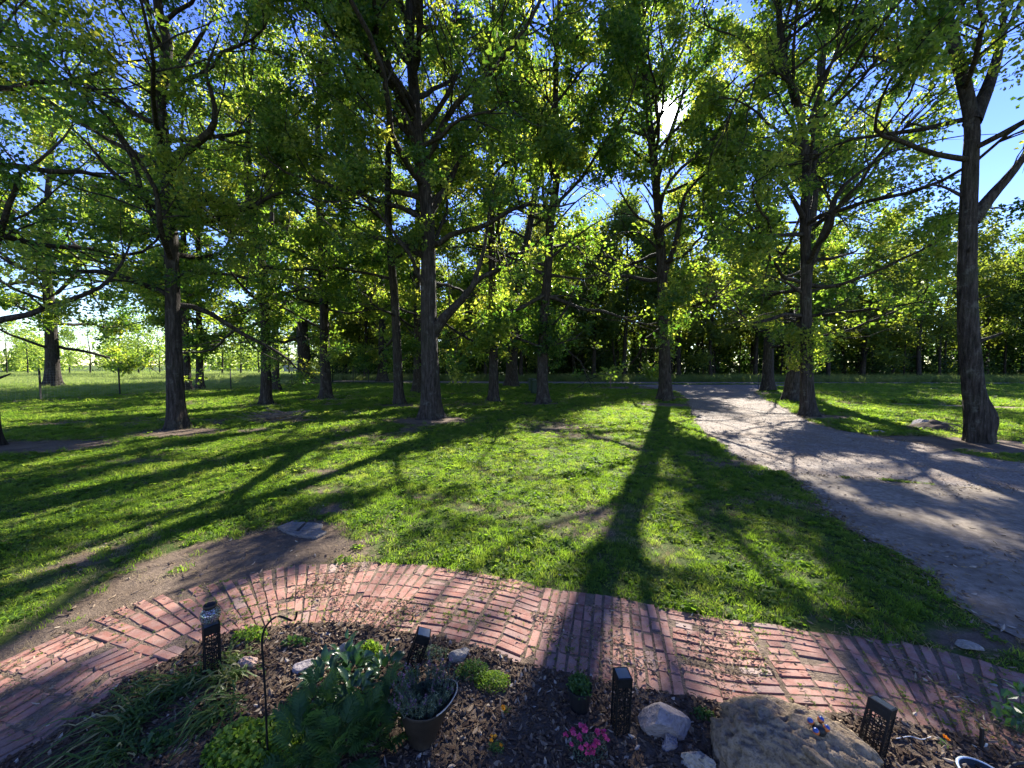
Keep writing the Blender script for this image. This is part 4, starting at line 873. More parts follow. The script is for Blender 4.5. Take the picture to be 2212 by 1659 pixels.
# stick pile
b = G(597, 908); root = thing('brush_pile', 'low pile of dead sticks on the lawn between the left oaks', 'sticks', tuple(b)); rs_ = np.random.default_rng(61); tw = MB()
for k in range(95):
    a = rs_.normal(.2, .9); L = rs_.uniform(.5, 1.7); c = np.array([rs_.normal(0, .45), rs_.normal(0, .28), rs_.uniform(.02, .30)]); d = np.array([math.cos(a), math.sin(a)*.7, rs_.normal(.05, .16)])
    pts = np.array([c-d*L/2, c+rs_.normal(0, .05, 3), c+d*L/2]); pts[:, 2] = np.maximum(pts[:, 2], .02)
    if k < 14:
        mb = MB(); tube1(mb, smooth_poly(pts, 5), rs_.uniform(.012, .022), 5); mb.build('stick', M['stick'], root)
    else: tube1(tw, smooth_poly(pts, 4), rs_.uniform(.004, .011), 4)
o = tw.build('twigs', M['stick'], root); o['kind'] = 'stuff'

# flat paving stones at the end of the worn patch
fs = [[(597, 1142), (636, 1127), (662, 1131), (640, 1150), (612, 1152)], [(664, 1131), (700, 1136), (694, 1146), (646, 1150)], [(616, 1153), (646, 1152), (690, 1149), (706, 1152), (688, 1164), (640, 1160)]]
for i, poly in enumerate(fs):
    p = Gs(poly); c = p.mean(0); p = c+(p-c)*.95; q = wiggle(p, .06, .012); n = len(q); root = np.array([c[0], c[1], 0])
    V = np.vstack([np.c_[q-c, np.full(n, -.01)], np.c_[q-c, np.full(n, .022)], np.c_[(q-c)*.94, np.full(n, .03)]])
    k = np.arange(n); k2 = (k+1) % n; mb = MB(); mb.add(V, [np.stack([k, k2, k2+n, k+n], -1), np.stack([k+n, k2+n, k2+2*n, k+2*n], -1)]); mb.add(V[2*n:], [np.arange(n)[None]])
    tag(mb.build('flagstone', M['flagstone'], None, loc=(c[0], c[1], 0)), ['leftmost of three grey flagstones sunk in the worn soil', 'grey flagstone at the back right of three in the worn soil', 'nearest of three grey flagstones sunk in the worn soil'][i], 'flagstone', 'flagstones in the worn patch')

# ------------------------------------------------------------------ rocks
def rock_mesh(sd, size, mat, rough=.18, cuts=12, pits=0, sub=4, flat=0.0):
    r = np.random.default_rng(sd); bm = bmesh.new(); bmesh.ops.create_icosphere(bm, subdivisions=sub, radius=1.0); V = np.array([v.co[:] for v in bm.verts])
    def n3(p, s, o): return (fbm(p[:, 0]+p[:, 2]*.55, p[:, 1]-p[:, 2]*.35, s, o)+fbm(p[:, 1]+p[:, 0]*.4, p[:, 2]+p[:, 0]*.6, s, o+3))/2
    U = norm(V); V = V*(1+rough*1.6*(n3(U, .9, sd)-.5)*2)[:, None]
    for k in range(cuts):
        n = norm(r.normal(0, 1, 3)); dlim = r.uniform(.50, .88); d = V @ n; m = d > dlim; V[m] -= np.outer((d[m]-dlim)*.95, n)
    V = V*(1+rough*.7*(n3(U, .30, sd+1)-.5)+rough*.45*(n3(U, .10, sd+2)-.5))[:, None]
    if pits:
        ph = n3(U, .22, sd+2); ph2 = n3(U, .09, sd+4); V = V*(1-pits*np.clip((ph-.50)*6, 0, 1)-pits*.4*np.clip((ph2-.52)*6, 0, 1))[:, None]
    V = V*np.array(size)/2; V[:, 2] -= V[:, 2].min()*(1-flat)
    F = np.array([[v.index for v in f.verts] for f in bm.faces]); bm.free()
    return mesh_np('rock', V, [F], mat, smooth=sub > 4)
def rock(name, label, u, v, size, mat, sd, z=-.02, rz=0.0, rx=0.0, **kw):
    b = G(u, v); o = link(name, rock_mesh(sd, size, M[mat], **kw), None, (b[0], b[1], z), (rx, 0, rz)); return tag(o, label, 'rock' if name == 'rock' else name, 'rocks in the garden bed')
import bmesh
rock('rock', 'pinkish pitted rock beside the lantern with the glass globe', 533, 1447, (.17, .13, .13), 'rock_pink', 5, rz=.3, pits=.12)
rock('rock', 'flat pale rock at the bed edge by the bricks', 700, 1383, (.24, .16, .08), 'rock_white', 6, rz=.1)
rock('rock', 'upright pale rock slab behind the broad-leaved plant', 742, 1420, (.16, .10, .15), 'rock_white', 7, rz=.5)
rock('rock', 'dull grey rock left of the broad-leaved plant', 655, 1452, (.16, .13, .12), 'rock_grey', 8, rz=1.0)
rock('rock', 'small brownish rock just left of the broad leaves', 686, 1446, (.10, .09, .09), 'rock_tan', 9)
rock('rock', 'small pinkish stone peeping out behind the broad leaves', 806, 1422, (.11, .09, .07), 'rock_pink', 10)
rock('rock', 'cream rock between the leaning lantern and the low thyme', 992, 1432, (.17, .13, .13), 'rock_white', 12, rz=.4)
rock('rock', 'large grey angular rock in the mulch beside the upright lantern', 1436, 1592, (.30, .24, .24), 'rock_grey', 13, rz=.2, rough=.13, cuts=14)
rock('driftwood', 'small jagged grey piece leaning on the large grey rock', 1447, 1625, (.10, .07, .13), 'rock_grey', 14, rz=.5, rough=.45, cuts=3, pits=.25)
rock('rock', 'white pitted rock at the bottom edge beside the boulder', 1512, 1668, (.20, .15, .13), 'rock_white', 15, rough=.22, pits=.35)
big = rock('boulder', 'big tan boulder with a pitted hollow top at the bottom edge', 1712, 1668, (.82, .56, .50), 'rock_tan', 16, rz=-.25, rough=.12, pits=.15, sub=6, cuts=0, z=-.20)
for i, (u, v, s, lab) in enumerate([(1078, 1507, .035, 'small white pebble right of the low thyme'), (2142, 1462-460+460+10, .03, None), (2146, 1487, .03, 'pale pebble lying on the bricks near the right edge'), (1895, 936, .32, 'pale stone at the drive edge near the soil mound'), (262, 1502, .05, 'pale stone against the bricks by the strap leaves'), (2090, 1400, .14, 'flat pale stone where the lawn meets the drive at right'), (1210, 1247, .03, 'white pebble at the lawn edge above the bricks')]):
    if lab: rock('pebble', lab, u, v, (s*1.3, s, s*.35), 'rock_white', 40+i, z=.0 if v > 1500 or s > .1 else .02, sub=2)
def mound():
    r = np.random.default_rng(71); n = 40; g = np.linspace(-1, 1, n); X, Y = np.meshgrid(g, g); R2 = X**2+Y**2; Z = .36*np.exp(-R2*2.2)*(.7+.6*fbm(X, Y, .35, 3))-.05
    i = np.arange(n*n).reshape(n, n); F = np.stack([i[:-1, :-1], i[:-1, 1:], i[1:, 1:], i[1:, :-1]], -1).reshape(-1, 4); b = G(2008, 928)
    root = thing('soil_mound', 'low mound of soil and roots left of the nearest right oak', 'mound', tuple(b)); link('soil', mesh_np('soil', np.stack([X*.95, Y*.7, Z], -1).reshape(-1, 3), [F], M['mulch_soil'], smooth=True), root)
    for k in range(9):
        a = r.uniform(0, 6.28); mb = MB(); p0 = np.array([r.normal(.1, .2), r.normal(0, .2), .22]); d = np.array([math.cos(a), math.sin(a), -.25]); tube1(mb, smooth_poly([p0, p0+d*.3+[0, 0, .08], p0+d*r.uniform(.5, .9)], 6), np.linspace(.03, .012, 6), 6); mb.build('root', M['stick'], root, True)
    link('stone', rock_mesh(72, (.9, .5, .34), M['rock_grey']), root, (-.05, .05, .06))
mound()

# ------------------------------------------------------------------ lanterns with pierced panels
def pierced(sd, wd, h, nx, ny, strut):
    r = np.random.default_rng(sd); gx_ = np.linspace(-wd/2, wd/2, nx+1); gz = np.linspace(0, h, ny+1); X, Z = np.meshgrid(gx_, gz)
    X[:, 1:-1] += r.uniform(-.36, .36, X[:, 1:-1].shape)*wd/nx; Z[1:-1] += r.uniform(-.36, .36, Z[1:-1].shape)*h/ny
    V = []; F = []
    for j in range(ny):
        for i in range(nx):
            c = np.array([[X[j, i], Z[j, i]], [X[j, i+1], Z[j, i+1]], [X[j+1, i+1], Z[j+1, i+1]], [X[j+1, i], Z[j+1, i]]]); m = c.mean(0); inn = c.copy()
            for k in range(4): d = m-c[k]; inn[k] = c[k]+d/np.linalg.norm(d)*min(strut*1.1, np.linalg.norm(d)*.7)
            o_ = len(V); V += [[p[0], 0, p[1]] for p in c]+[[p[0], 0, p[1]] for p in inn]; F += [[o_+k, o_+(k+1) % 4, o_+4+(k+1) % 4, o_+4+k] for k in range(4)]
    return np.array(V), np.array(F)
def lantern(label, base, lean_x, lean_y, rz, h, sd, w_=.082):
    b = base; root = thing('garden_lantern', label, 'lantern', tuple(b), None, 'pierced black lanterns along the brick path')
    root.rotation_euler = (Matrix.Rotation(lean_x, 3, 'Y') @ Matrix.Rotation(lean_y, 3, 'X') @ Matrix.Rotation(rz, 3, 'Z')).to_euler()
    V, F = pierced(sd, w_-.008, h-.06, 5, 14, .0030)
    for k in range(4):
        o = link('pierced_panel', mesh_np('pierced_panel', V, [F], M['black_metal']), root, tuple(Matrix.Rotation(k*math.pi/2, 3, 'Z') @ Vector((0, -w_/2, .02))), (0, 0, k*math.pi/2))
        md = o.modifiers.new('thick', 'SOLIDIFY'); md.thickness = .0016; md.offset = -1
        mb = MB(); x, y = [(-1, -1), (1, -1), (1, 1), (-1, 1)][k]; box(mb, (x*w_/2, y*w_/2, h/2-.03), (.007, .007, h+.04)); mb.build('corner_post', M['black_metal'], root)
    mb = MB(); box(mb, (0, 0, h-.026), (w_+.002, w_+.002, .03)); mb.build('collar', M['black_metal'], root)
    mb = MB(); s = w_/2+.004
    V = np.array([[-s, -s, h-.01], [s, -s, h-.01], [s, s, h-.01], [-s, s, h-.01], [-s, -s, h+.012], [s, -s, h+.012], [s, s, h+.012], [-s, s, h+.012], [-s+.007, -s+.007, h+.015], [s-.007, -s+.007, h+.015], [s-.007, s-.007, h+.015], [-s+.007, s-.007, h+.015]])
    F = [[k, (k+1) % 4, 4+(k+1) % 4, 4+k] for k in range(4)]+[[4+k, 4+(k+1) % 4, 8+(k+1) % 4, 8+k] for k in range(4)]+[[3, 2, 1, 0]]; mb.add(V, np.array(F)); cap = mb.build('cap', M['black_metal'], root)
    mb = MB(); mb.add(V[8:]-[0, 0, .001], np.array([[0, 1, 2, 3]])); mb.build('solar_panel', M['solar_glass'], cap)
    mb = MB(); box(mb, (0, 0, .02), (w_, w_, .012)); mb.build('base', M['black_metal'], root)
    return root
l1 = lantern('black pierced lantern standing upright under the glass globe', G(460, 1462), 0, 0, .78, .36, 1)
lantern('black pierced lantern leaning right behind the metal planter', G(872, 1490), .34, -.06, .12, .38, 2)
lantern('black pierced lantern standing upright right of the small nursery pot', G(1338, 1588), .02, .05, .08, .37, 3, .076)
lantern('black pierced lantern leaning right behind the tan boulder', G(1876, 1645), .30, -.10, .5, .30, 4, .088)
b = G(460, 1462); root = thing('glass_globe', 'round crackled glass globe on top of the left lantern', 'globe', (b[0], b[1], .376))
mb = MB(); prof = [(.018, .002)]+[(.060*math.sin(a), .057-.057*math.cos(a)) for a in np.linspace(.32, 2.55, 16)]; lathe(mb, prof, 28); mb.build('bowl', M['crackle'], root, True)
mb = MB(); lathe(mb, [(.033, .104), (.037, .108), (.037, .126), (.034, .128), (.031, .126), (.031, .106), (.0, .098)], 24); mb.build('rim', M['bronze'], root, True)

# shepherd's hook
b = G(580, 1665); Y = b[1]; root = thing('shepherd_hook', 'thin black shepherd hook pole rising from the bed', 'hook', tuple(b))
pts = np.array([b]+[P(u, v, Y) for u, v in [(577, 1600), (573, 1500), (568, 1420), (566, 1390), (570, 1362), (585, 1340), (602, 1331), (618, 1336), (632, 1341), (639, 1336), (641, 1322)]])-b
mb = MB(); tube1(mb, smooth_poly(pts, 48), .0052, 8); mb.build('pole', M['black_metal'], root, True)
mb = MB(); tube1(mb, [pts[0]+[-.07, 0, .03], pts[0]+[.07, 0, .03]], .004, 6); mb.build('step_bar', M['black_metal'], root)

# ------------------------------------------------------------------ planter with lavender, nursery pot
def leaf_blade(L, wd, cup=.2, droop=.5, nx=4, ny=7, mat='broad_leaf', name='leaf', pointed=1.0, stalk=.0):
    V = []; t = np.linspace(0, 1, ny)
    for k in t:
        prof = wd/2*(math.sin(math.pi*min(1, k**.8*.97+.03))**.75)*(1-.25*k*pointed); y = L*k*math.cos(droop*k*.7); z = L*(.12*math.sin(k*2.0)-droop*.45*k*k)
        for s in np.linspace(-1, 1, nx+1): V.append([s*prof, y+stalk, z+abs(s)**1.5*prof*cup])
    i = np.arange(ny*(nx+1)).reshape(ny, nx+1); F = np.stack([i[:-1, :-1], i[:-1, 1:], i[1:, 1:], i[1:, :-1]], -1).reshape(-1, 4)
    return mesh_np(name, V, [F], M[mat], {'tint': np.full(len(V), .5)}, smooth=True)
b = G(914, 1612); b[2] = .015; rp = thing('coal_scuttle_planter', 'brown metal scuttle planter with a wide lip holding lavender', 'planter', tuple(b), (0, 0, -.05)); rp.scale = (.9, .9, .92)
mb = MB(); n = 40; an = np.arange(n)*2*np.pi/n
def ring(z, rx, ry, lip, cx=0.0): return np.stack([cx+rx*np.cos(an), ry*np.sin(an), z+lip*np.clip(np.cos(an), 0, 1)**2-.02*np.clip(-np.cos(an), 0, 1)], -1)
rings = [ring(0, .085, .085, 0), ring(.012, .088, .088, 0), ring(.03, .082, .082, 0), ring(.05, .078, .078, 0), ring(.12, .105, .10, 0, .005), ring(.20, .135, .125, .01, .015), ring(.26, .158, .14, .03, .03), ring(.285, .172, .147, .06, .04), ring(.287, .168, .143, .06, .04), ring(.255, .150, .130, .03, .03), ring(.21, .13, .118, .0, .015)]
V = np.concatenate(rings); k = np.arange(len(rings)*n).reshape(-1, n); F = np.stack([k[:-1], np.roll(k[:-1], -1, 1), np.roll(k[1:], -1, 1), k[1:]], -1).reshape(-1, 4); mb.add(V, F); mb.build('bucket', M['bronze'], rp, True)
mb = MB(); rim = ring(.288, .172, .147, .06, .04); sel = np.r_[n-7:n, 0:8]; tube1(mb, rim[sel], .0042, 6); mb.build('lip', M['rim_highlight'], rp, True)  # pale tube painting the sunlit highlight on the rim's right side
mb = MB(); lathe(mb, [(.088, 0), (.094, .004), (.094, .016), (.086, .022)], 30); mb.build('foot', M['bronze'], rp, True)
mb = MB(); V = ring(.215, .132, .119, 0, .016); mb.add(np.vstack([V, V.mean(0)]), np.array([[i, (i+1) % n, n] for i in range(n)])); mb.build('potting_soil', M['mulch_soil'], rp)
mb = MB(); tube1(mb, smooth_poly([[-.125, -.02, .24], [-.17, -.02, .30], [-.13, -.02, .37], [-.06, -.02, .40]], 12), .0028, 6); mb.build('bail_handle', M['bronze'], rp, True)
rv = np.random.default_rng(81)
root = thing('lavender', 'grey-green lavender with purple flower spikes in the metal planter', 'plant', (b[0]+.01, b[1], b[2]+.198)); st = MB(); lf = MB(); fl = MB()
for k in range(170):
    a = rv.uniform(0, 6.28); d = .10*math.sqrt(rv.random()); p0 = np.array([d*math.cos(a), d*math.sin(a), 0]); h = rv.uniform(.09, .20); tip = p0+np.array([math.cos(a)*h*.35+rv.normal(0, .015), math.sin(a)*h*.35+rv.normal(0, .015), h]); ln = smooth_poly([p0, (p0+tip)/2+rv.normal(0, .008, 3), tip], 6)
    tube1(st, ln, .0013, 3)
    m = 26; t = rv.random(m); c = np.stack([np.interp(t, np.linspace(0, 1, 6), ln[:, j]) for j in range(3)], -1); dd = norm(rv.normal(0, 1, (m, 3))+[0, 0, .9]); s = norm(np.cross(dd, rv.normal(0, 1, (m, 3)))); Lf = rv.uniform(.014, .03, m)[:, None]
    V = np.stack([c-s*.0016, c+s*.0016, c+dd*Lf*.6+s*.0018, c+dd*Lf, c+dd*Lf*.6-s*.0018], 1).reshape(-1, 3); i = np.arange(m)*5; lf.add(V, [np.stack([i, i+1, i+2, i+3, i+4], -1)], np.repeat(rv.random(m), 5))
    if rv.random() < .3:
        m = 16; c = tip+np.stack([rv.normal(0, .004, m), rv.normal(0, .004, m), rv.uniform(-.012, .022, m)], -1); V, F, _ = leaves(c, rv, .009, 1, .001); fl.add(V, F, rv.random())
st.build('stems', M['grey_leaf'], root); lf.build('foliage', M['grey_leaf'], root); fl.build('flowers', M['purple'], root)

b = G(1252, 1536); b[2] = .02; root = thing('nursery_pot', 'small black plastic nursery pot standing at the brick edge', 'pot', tuple(b))
mb = MB(); lathe(mb, [(.0, .0), (.055, .0), (.072, .125), (.076, .125), (.077, .138), (.071, .138), (.068, .12)], 28); mb.build('pot', M['black_plastic'], root)
mb = MB(); lathe(mb, [(.07, .12), (.0, .124)], 28); mb.build('potting_soil', M['mulch_soil'], root)
def bushy(name, label, base, R3, nleaf, size, mat, sd, cat='plant', group=None, up=.8, asp=.6, hollow=.35, stems=14):
    r = np.random.default_rng(sd); root = thing(name, label, cat, tuple(base), None, group); q = norm(r.normal(0, 1, (nleaf, 3))); q[:, 2] = np.abs(q[:, 2]); q = q*(hollow+(1-hollow)*r.random((nleaf, 1))**.5)*np.array(R3)
    q *= (.75+.5*fbm(q[:, 0]*3+5, q[:, 1]*3+q[:, 2]*2, .25, sd % 5))[:, None]
    V, F, n = leaves(q, r, size, 1, .002, up, asp); link('foliage', mesh_np('foliage', V, [F], M[mat], {'tint': np.repeat(np.clip(r.normal(.5, .28, n), 0, 1), 4)}), root)
    mb = MB()
    for k in range(stems): tube1(mb, [[r.normal(0, R3[0]*.1), r.normal(0, R3[1]*.1), 0], q[r.integers(len(q))]*.85], .0018, 4)
    mb.build('stems', M[mat], root); return root
bushy('potted_seedling', 'small curly green plant growing in the black nursery pot', b+np.array([0, 0, .12]), (.075, .075, .085), 420, .026, 'fern_leaf', 91)
M['fern_leaf_a'] = M['fern_leaf']

# ------------------------------------------------------------------ plants of the bed
def bz(u, v): p = G(u, v); p[2] = float(bed_z(p[0], p[1])); return p
BL = [leaf_blade(.15, .075, .25, d, name='leaf') for d in (.4, .8, 1.1)]+[leaf_blade(.11, .06, .3, .6, name='leaf')]
rl = np.random.default_rng(93)
def rosette(label, base, n, tilt0, tilt1, sc, meshes, name, hh=.1, spread=.05, part='leaf', group=None, jitter=.25):
    root = thing(name, label, 'plant', tuple(base), None, group)
    for k in range(n):
        t = (k+.5)/n; a = k*2.4+rl.normal(0, jitter); til = tilt0+(tilt1-tilt0)*t+rl.normal(0, .15)
        o = link(part, meshes[rl.integers(len(meshes))], root); s = sc*rl.uniform(.7, 1.2)
        d = spread*(1-t*.6); o.location = (math.cos(a)*d, math.sin(a)*d, hh*t*rl.uniform(.6, 1.2)); o.rotation_euler = Euler((til, rl.normal(0, .3), a-math.pi/2)); o.scale = (s, s, s)
    return root
for lab, u, v, n, sc in [('broad-leaved plant tuft nearest the leaning lantern', 828, 1478, 34, .62), ('broad-leaved plant tuft beside the grey rock', 700, 1500, 34, .66), ('broad-leaved plant tuft in the middle of its clump', 768, 1488, 44, .7), ('broad-leaved plant tuft at the back under the pale slab', 745, 1452, 30, .62), ('broad-leaved plant tuft in front, above the ferny leaves', 765, 1545, 34, .66)]:
    rosette(lab, bz(u, v), n, .05, 1.15, sc, BL, 'broad_leaved_plant', .15, .10, group='broad-leaved clump in the bed')
# ferny tansy fronds
def frond(L, n, sd):
    r = np.random.default_rng(sd); mb = MB(); t = np.linspace(0, 1, 9); ln = np.stack([0*t, L*t*np.cos(.45*t), L*(.25*np.sin(2.2*t)-.30*t*t)], -1); tube1(mb, ln, np.linspace(.0022, .0008, 9), 4)
    for k in range(n):
        tt = .18+.80*k/n; c = np.array([np.interp(tt, t, ln[:, j]) for j in range(3)]); ll = L*.36*math.sin(math.pi*min(1, tt*.8+.22))+.008
        for s in (-1, 1):
            d = norm(np.array([s*1.0, .75, -.15+r.normal(0, .15)])); e = norm(np.cross(d, [0, 0, 1.])); w_ = ll*.17; tn = r.random()
            for s2 in (-1, 1):
                mb.add([c, c+d*ll*.22+e*s2*w_*1.1, c+d*ll*.34+e*s2*w_*.55, c+d*ll*.52+e*s2*w_*1.0+[0, 0, .003], c+d*ll*.62+e*s2*w_*.45, c+d*ll-[0, 0, ll*.12], c+d*ll*.5-[0, 0, .002]], [np.array([[0, 1, 2, 6]]), np.array([[2, 3, 4, 6]]), np.array([[4, 5, 6]])], tn)
    return mb.mesh('frond', M['fern_leaf'])
FR = [frond(.17, 7, 1), frond(.14, 6, 2), frond(.19, 8, 3)]
for lab, u, v, n, sc in [('ferny tansy plant at the bottom edge left of the planter', 800, 1640, 26, 1.0), ('ferny tansy plant with one tall frond behind the hook', 690, 1590, 24, 1.05), ('ferny tansy plant at the bottom beside the hook pole', 650, 1668, 22, 1.0), ('ferny tansy plant close against the metal planter', 845, 1585, 24, .9), ('ferny tansy plant at the bottom centre of the leafy clump', 735, 1675, 24, 1.0)]:
    rosette(lab, bz(u, v), n, .1, 1.2, sc, FR, 'tansy_plant', .22, .06, 'frond', 'ferny clump in the bed')
# strap-leaved clumps flopping towards the lower left
def strap_clump(label, base, n, L, wd, flop, sd, name='daylily_clump', tint=(.3, .25), spread=.06):
    r = np.random.default_rng(sd); root = thing(name, label, 'plant', tuple(base), None, 'strap-leaved clumps by the lantern'); mb = MB()
    for k in range(n):
        a = r.uniform(0, 6.28); d0 = np.array([math.cos(a), math.sin(a), 0])*.5+np.array([flop[0], flop[1], 0]); d0 = d0+r.normal(0, .25, 3)*[1, 1, 0]; l = L*r.uniform(.55, 1.15); up = r.uniform(.25, .75)
        p0 = np.array([r.normal(0, spread), r.normal(0, spread), 0]); t = np.linspace(0, 1, 9)
        q = p0+d0*(l*(t**1.15)[:, None]*.85)+np.array([0, 0, 1.])*(l*up*(1.5*t-1.75*t**2.0))[:, None]; q[:, 2] = np.maximum(q[:, 2], .004+r.uniform(0, .025)); q[1:] += r.normal(0, .006, (8, 3))
        side = norm(np.cross(norm(d0), [0, 0, 1.]))+r.normal(0, .25, 3)*[0, 0, 1]; wv = (wd*r.uniform(.7, 1.2)*(1-t**3*.9)*.5)[:, None]*side
        V = np.stack([q-wv, q+[0, 0, -wd*.12], q+wv], 1).reshape(-1, 3); i = np.arange(27).reshape(9, 3); F = np.concatenate([np.stack([i[:-1, j], i[:-1, j+1], i[1:, j+1], i[1:, j]], -1) for j in range(2)])
        mb.add(V, F, np.clip(r.normal(*tint), 0, 1) if r.random() > .06 else 1.0)
    mb.build('leaves', M['strap_leaf'], root); return root
strap_clump('strap-leaved clump sprawling just below the globe lantern', bz(500, 1475), 85, .36, .011, (-.35, -.2), 1, tint=(.6, .2))
strap_clump('strap-leaved clump sprawling left towards the bricks', bz(400, 1500), 90, .40, .010, (-.6, -.25), 2)
strap_clump('strap-leaved clump in the middle left of the hook', bz(480, 1555), 80, .38, .010, (-.45, -.4), 3)
strap_clump('strap-leaved clump nearest the bricks at lower left', bz(300, 1570), 90, .40, .010, (-.5, -.3), 4)
strap_clump('strap-leaved clump at the bottom left edge', bz(255, 1650), 80, .38, .010, (-.3, -.3), 5)
strap_clump('short upright strap leaves right beside the globe lantern', bz(505, 1425), 40, .20, .012, (.25, .05), 6, tint=(.7, .15))
strap_clump('small upright grass tuft at the inner brick edge', bz(312, 1492), 40, .14, .006, (0, 0), 7, 'grass_clump')
bushy('ground_cover_plant', 'bright yellow-green mound of small round leaves by the hook', bz(545, 1640), (.26, .19, .11), 1900, .030, 'ground_cover', 21, asp=.8, up=1.4)
bushy('ground_cover_plant', 'small yellow-green sprig behind the broad leaves', bz(800, 1425), (.10, .07, .09), 300, .028, 'ground_cover', 22, asp=.7)
bushy('leafy_weed', 'small leafy weed at the bottom left in the shade', bz(345, 1625), (.09, .08, .08), 150, .034, 'fern_leaf', 23, asp=.8, up=1.2)
bushy('leafy_weed', 'pale mint sprig between the lantern and the hook', bz(545, 1388), (.14, .06, .10), 170, .034, 'ground_cover', 24, asp=.75)
bushy('leafy_weed', 'low green weed just left of the flat pale rock', bz(640, 1400), (.12, .05, .04), 150, .026, 'fern_leaf', 25, asp=.75, up=1.2)
bushy('thyme_mound', 'low olive green thyme mound right of the cream rock', bz(1062, 1490), (.13, .08, .07), 1500, .014, 'ground_cover', 26, asp=.45)
bushy('thyme_mound', 'loose sprigs of thyme beside the cream rock', bz(1020, 1470), (.13, .08, .09), 900, .018, 'fern_leaf', 27, asp=.5)
bushy('thyme_mound', 'thin green sprigs right of the leaning lantern', bz(935, 1425), (.14, .07, .05), 500, .016, 'grey_leaf', 28, asp=.5)
bushy('leafy_weed', 'small weed in the mulch right of the large grey rock', bz(1520, 1560), (.07, .05, .04), 120, .025, 'fern_leaf', 29)
bushy('leafy_weed', 'dark leafy twig reaching in at the right edge', bz(2205, 1600), (.10, .10, .26), 90, .06, 'broad_leaf', 30, asp=.55)
# flowers
def flowers(name, label, base, heads, mat, hr, sd, fol='grey_leaf', R3=(.11, .08, .06), nf=500, petal=.012, per=14):
    r = np.random.default_rng(sd); root = thing(name, label, 'flowers', tuple(base)); q = norm(r.normal(0, 1, (nf, 3))); q[:, 2] = np.abs(q[:, 2]); q = q*r.random((nf, 1))**.5*np.array(R3); V, F, n = leaves(q, r, .022, 1, .002, .6, .22); link('foliage', mesh_np('foliage', V, [F], M[fol], {'tint': np.repeat(r.random(n), 4)}), root)
    for k in range(heads):
        a = r.uniform(0, 6.28); d = math.sqrt(r.random()); c = np.array([math.cos(a)*d*R3[0], math.sin(a)*d*R3[1], R3[2]*(1.15-.5*d*d)+r.uniform(0, .03)]); mb = MB(); tube1(mb, [[c[0]*.5, c[1]*.5, 0], c-[0, 0, .004]], .0012, 4); mb2 = MB()
        q = norm(r.normal(0, 1, (per, 3))); q[:, 2] = np.abs(q[:, 2])*.7; V, F, _ = leaves(c+q*hr*.6, r, petal, 1, .001, .8, .9); mb2.add(V, F, r.uniform(.2, 1)); mb2.build('flower', M[mat], root); mb.build('stem', M[fol], root)
flowers('dianthus', 'clump of bright pink carnations at the bottom edge', bz(1268, 1640), 26, 'pink', .016, 1, R3=(.12, .09, .085), petal=.016, per=20)
flowers('pansy', 'two small orange flowers in the open mulch', bz(1094, 1552), 2, 'orange', .012, 2, R3=(.03, .02, .04), nf=40, petal=.018, per=8, fol='fern_leaf')
flowers('pansy', 'small orange and green seedling at the bottom of the mulch', bz(1072, 1635), 4, 'orange', .012, 3, R3=(.05, .04, .05), nf=160, petal=.014, per=8, fol='fern_leaf')
flowers('pansy', 'single orange bloom near the right lantern', bz(2036, 1622), 1, 'orange', .015, 4, R3=(.03, .03, .02), nf=30, petal=.02, per=9, fol='fern_leaf')

# ------------------------------------------------------------------ small things round the boulder
bpy.context.view_layer.update(); BW = np.array([(big.matrix_world @ v.co)[:] for v in big.data.vertices])
def on_boulder(x, y): d = (BW[:, 0]-x)**2+(BW[:, 1]-y)**2; return BW[d < .0016, 2].max()
bb = G(1768, 1618, .20); root = thing('garden_ornament', 'dark ornament with orange and blue beads on the boulder', 'ornament', (bb[0], bb[1], on_boulder(bb[0], bb[1])+.004))
mb = MB(); lathe(mb, [(0, -.01), (.024, -.005), (.03, .012), (.022, .03), (0, .036)], 14); mb.build('body', M['black_plastic'], root, True)
for k, (x, y, z) in enumerate([(-.026, .022, .03), (.026, .026, .035), (-.03, -.018, .018), (.024, -.012, .028)]):
    mb = MB(); lathe(mb, [(.0, -.015), (.010, -.011), (.015, 0), (.011, .010), (0, .014)], 12); bead = mb.build('bead', M['orange_body'], root, True, (x, y, z), (0, .6 if x > 0 else -.4, 0))
    mb = MB(); lathe(mb, [(.0, .017), (.008, .016), (.012, .010), (.013, .006)], 12); mb.build('eye', M['plastic_blue'], bead, True)
bb = G(1765, 1650, .22); o = link('stone', rock_mesh(77, (.05, .13, .045), M['rock_tan'], rough=.06, cuts=4, sub=3), None, (bb[0]-.005, bb[1]-.01, on_boulder(bb[0], bb[1])-.012), (0, 0, .5)); tag(o, 'smooth oblong stone lying on top of the boulder', 'stone')
b = G(2128, 1700); b[2] = .01; root = thing('bird_dish', 'shallow dish with blue and white rim at the bottom right', 'dish', tuple(b)); mb = MB(); lathe(mb, [(0, .01), (.07, .012), (.09, .045), (.098, .047), (.094, .04), (.07, .0), (0, 0)], 30); mb.build('dish', M['steel_dark'], root, True); mb = MB(); lathe(mb, [(.088, .046), (.094, .051), (.100, .046), (.094, .042)], 30); mb.build('rim', M['dish_rim'], root, True)
b = G(2118, 1630); b[2] = .0; root = thing('plant_stake', 'short black stake with a white tag by the dish', 'stake', tuple(b)); mb = MB(); box(mb, (0, 0, .07), (.012, .012, .16)); mb.build('stake', M['black_plastic'], root); mb = MB(); box(mb, (.02, 0, .03), (.012, .003, .07), Euler((0, .3, 0)).to_matrix()); mb.build('tag', M['cord_white'], root)
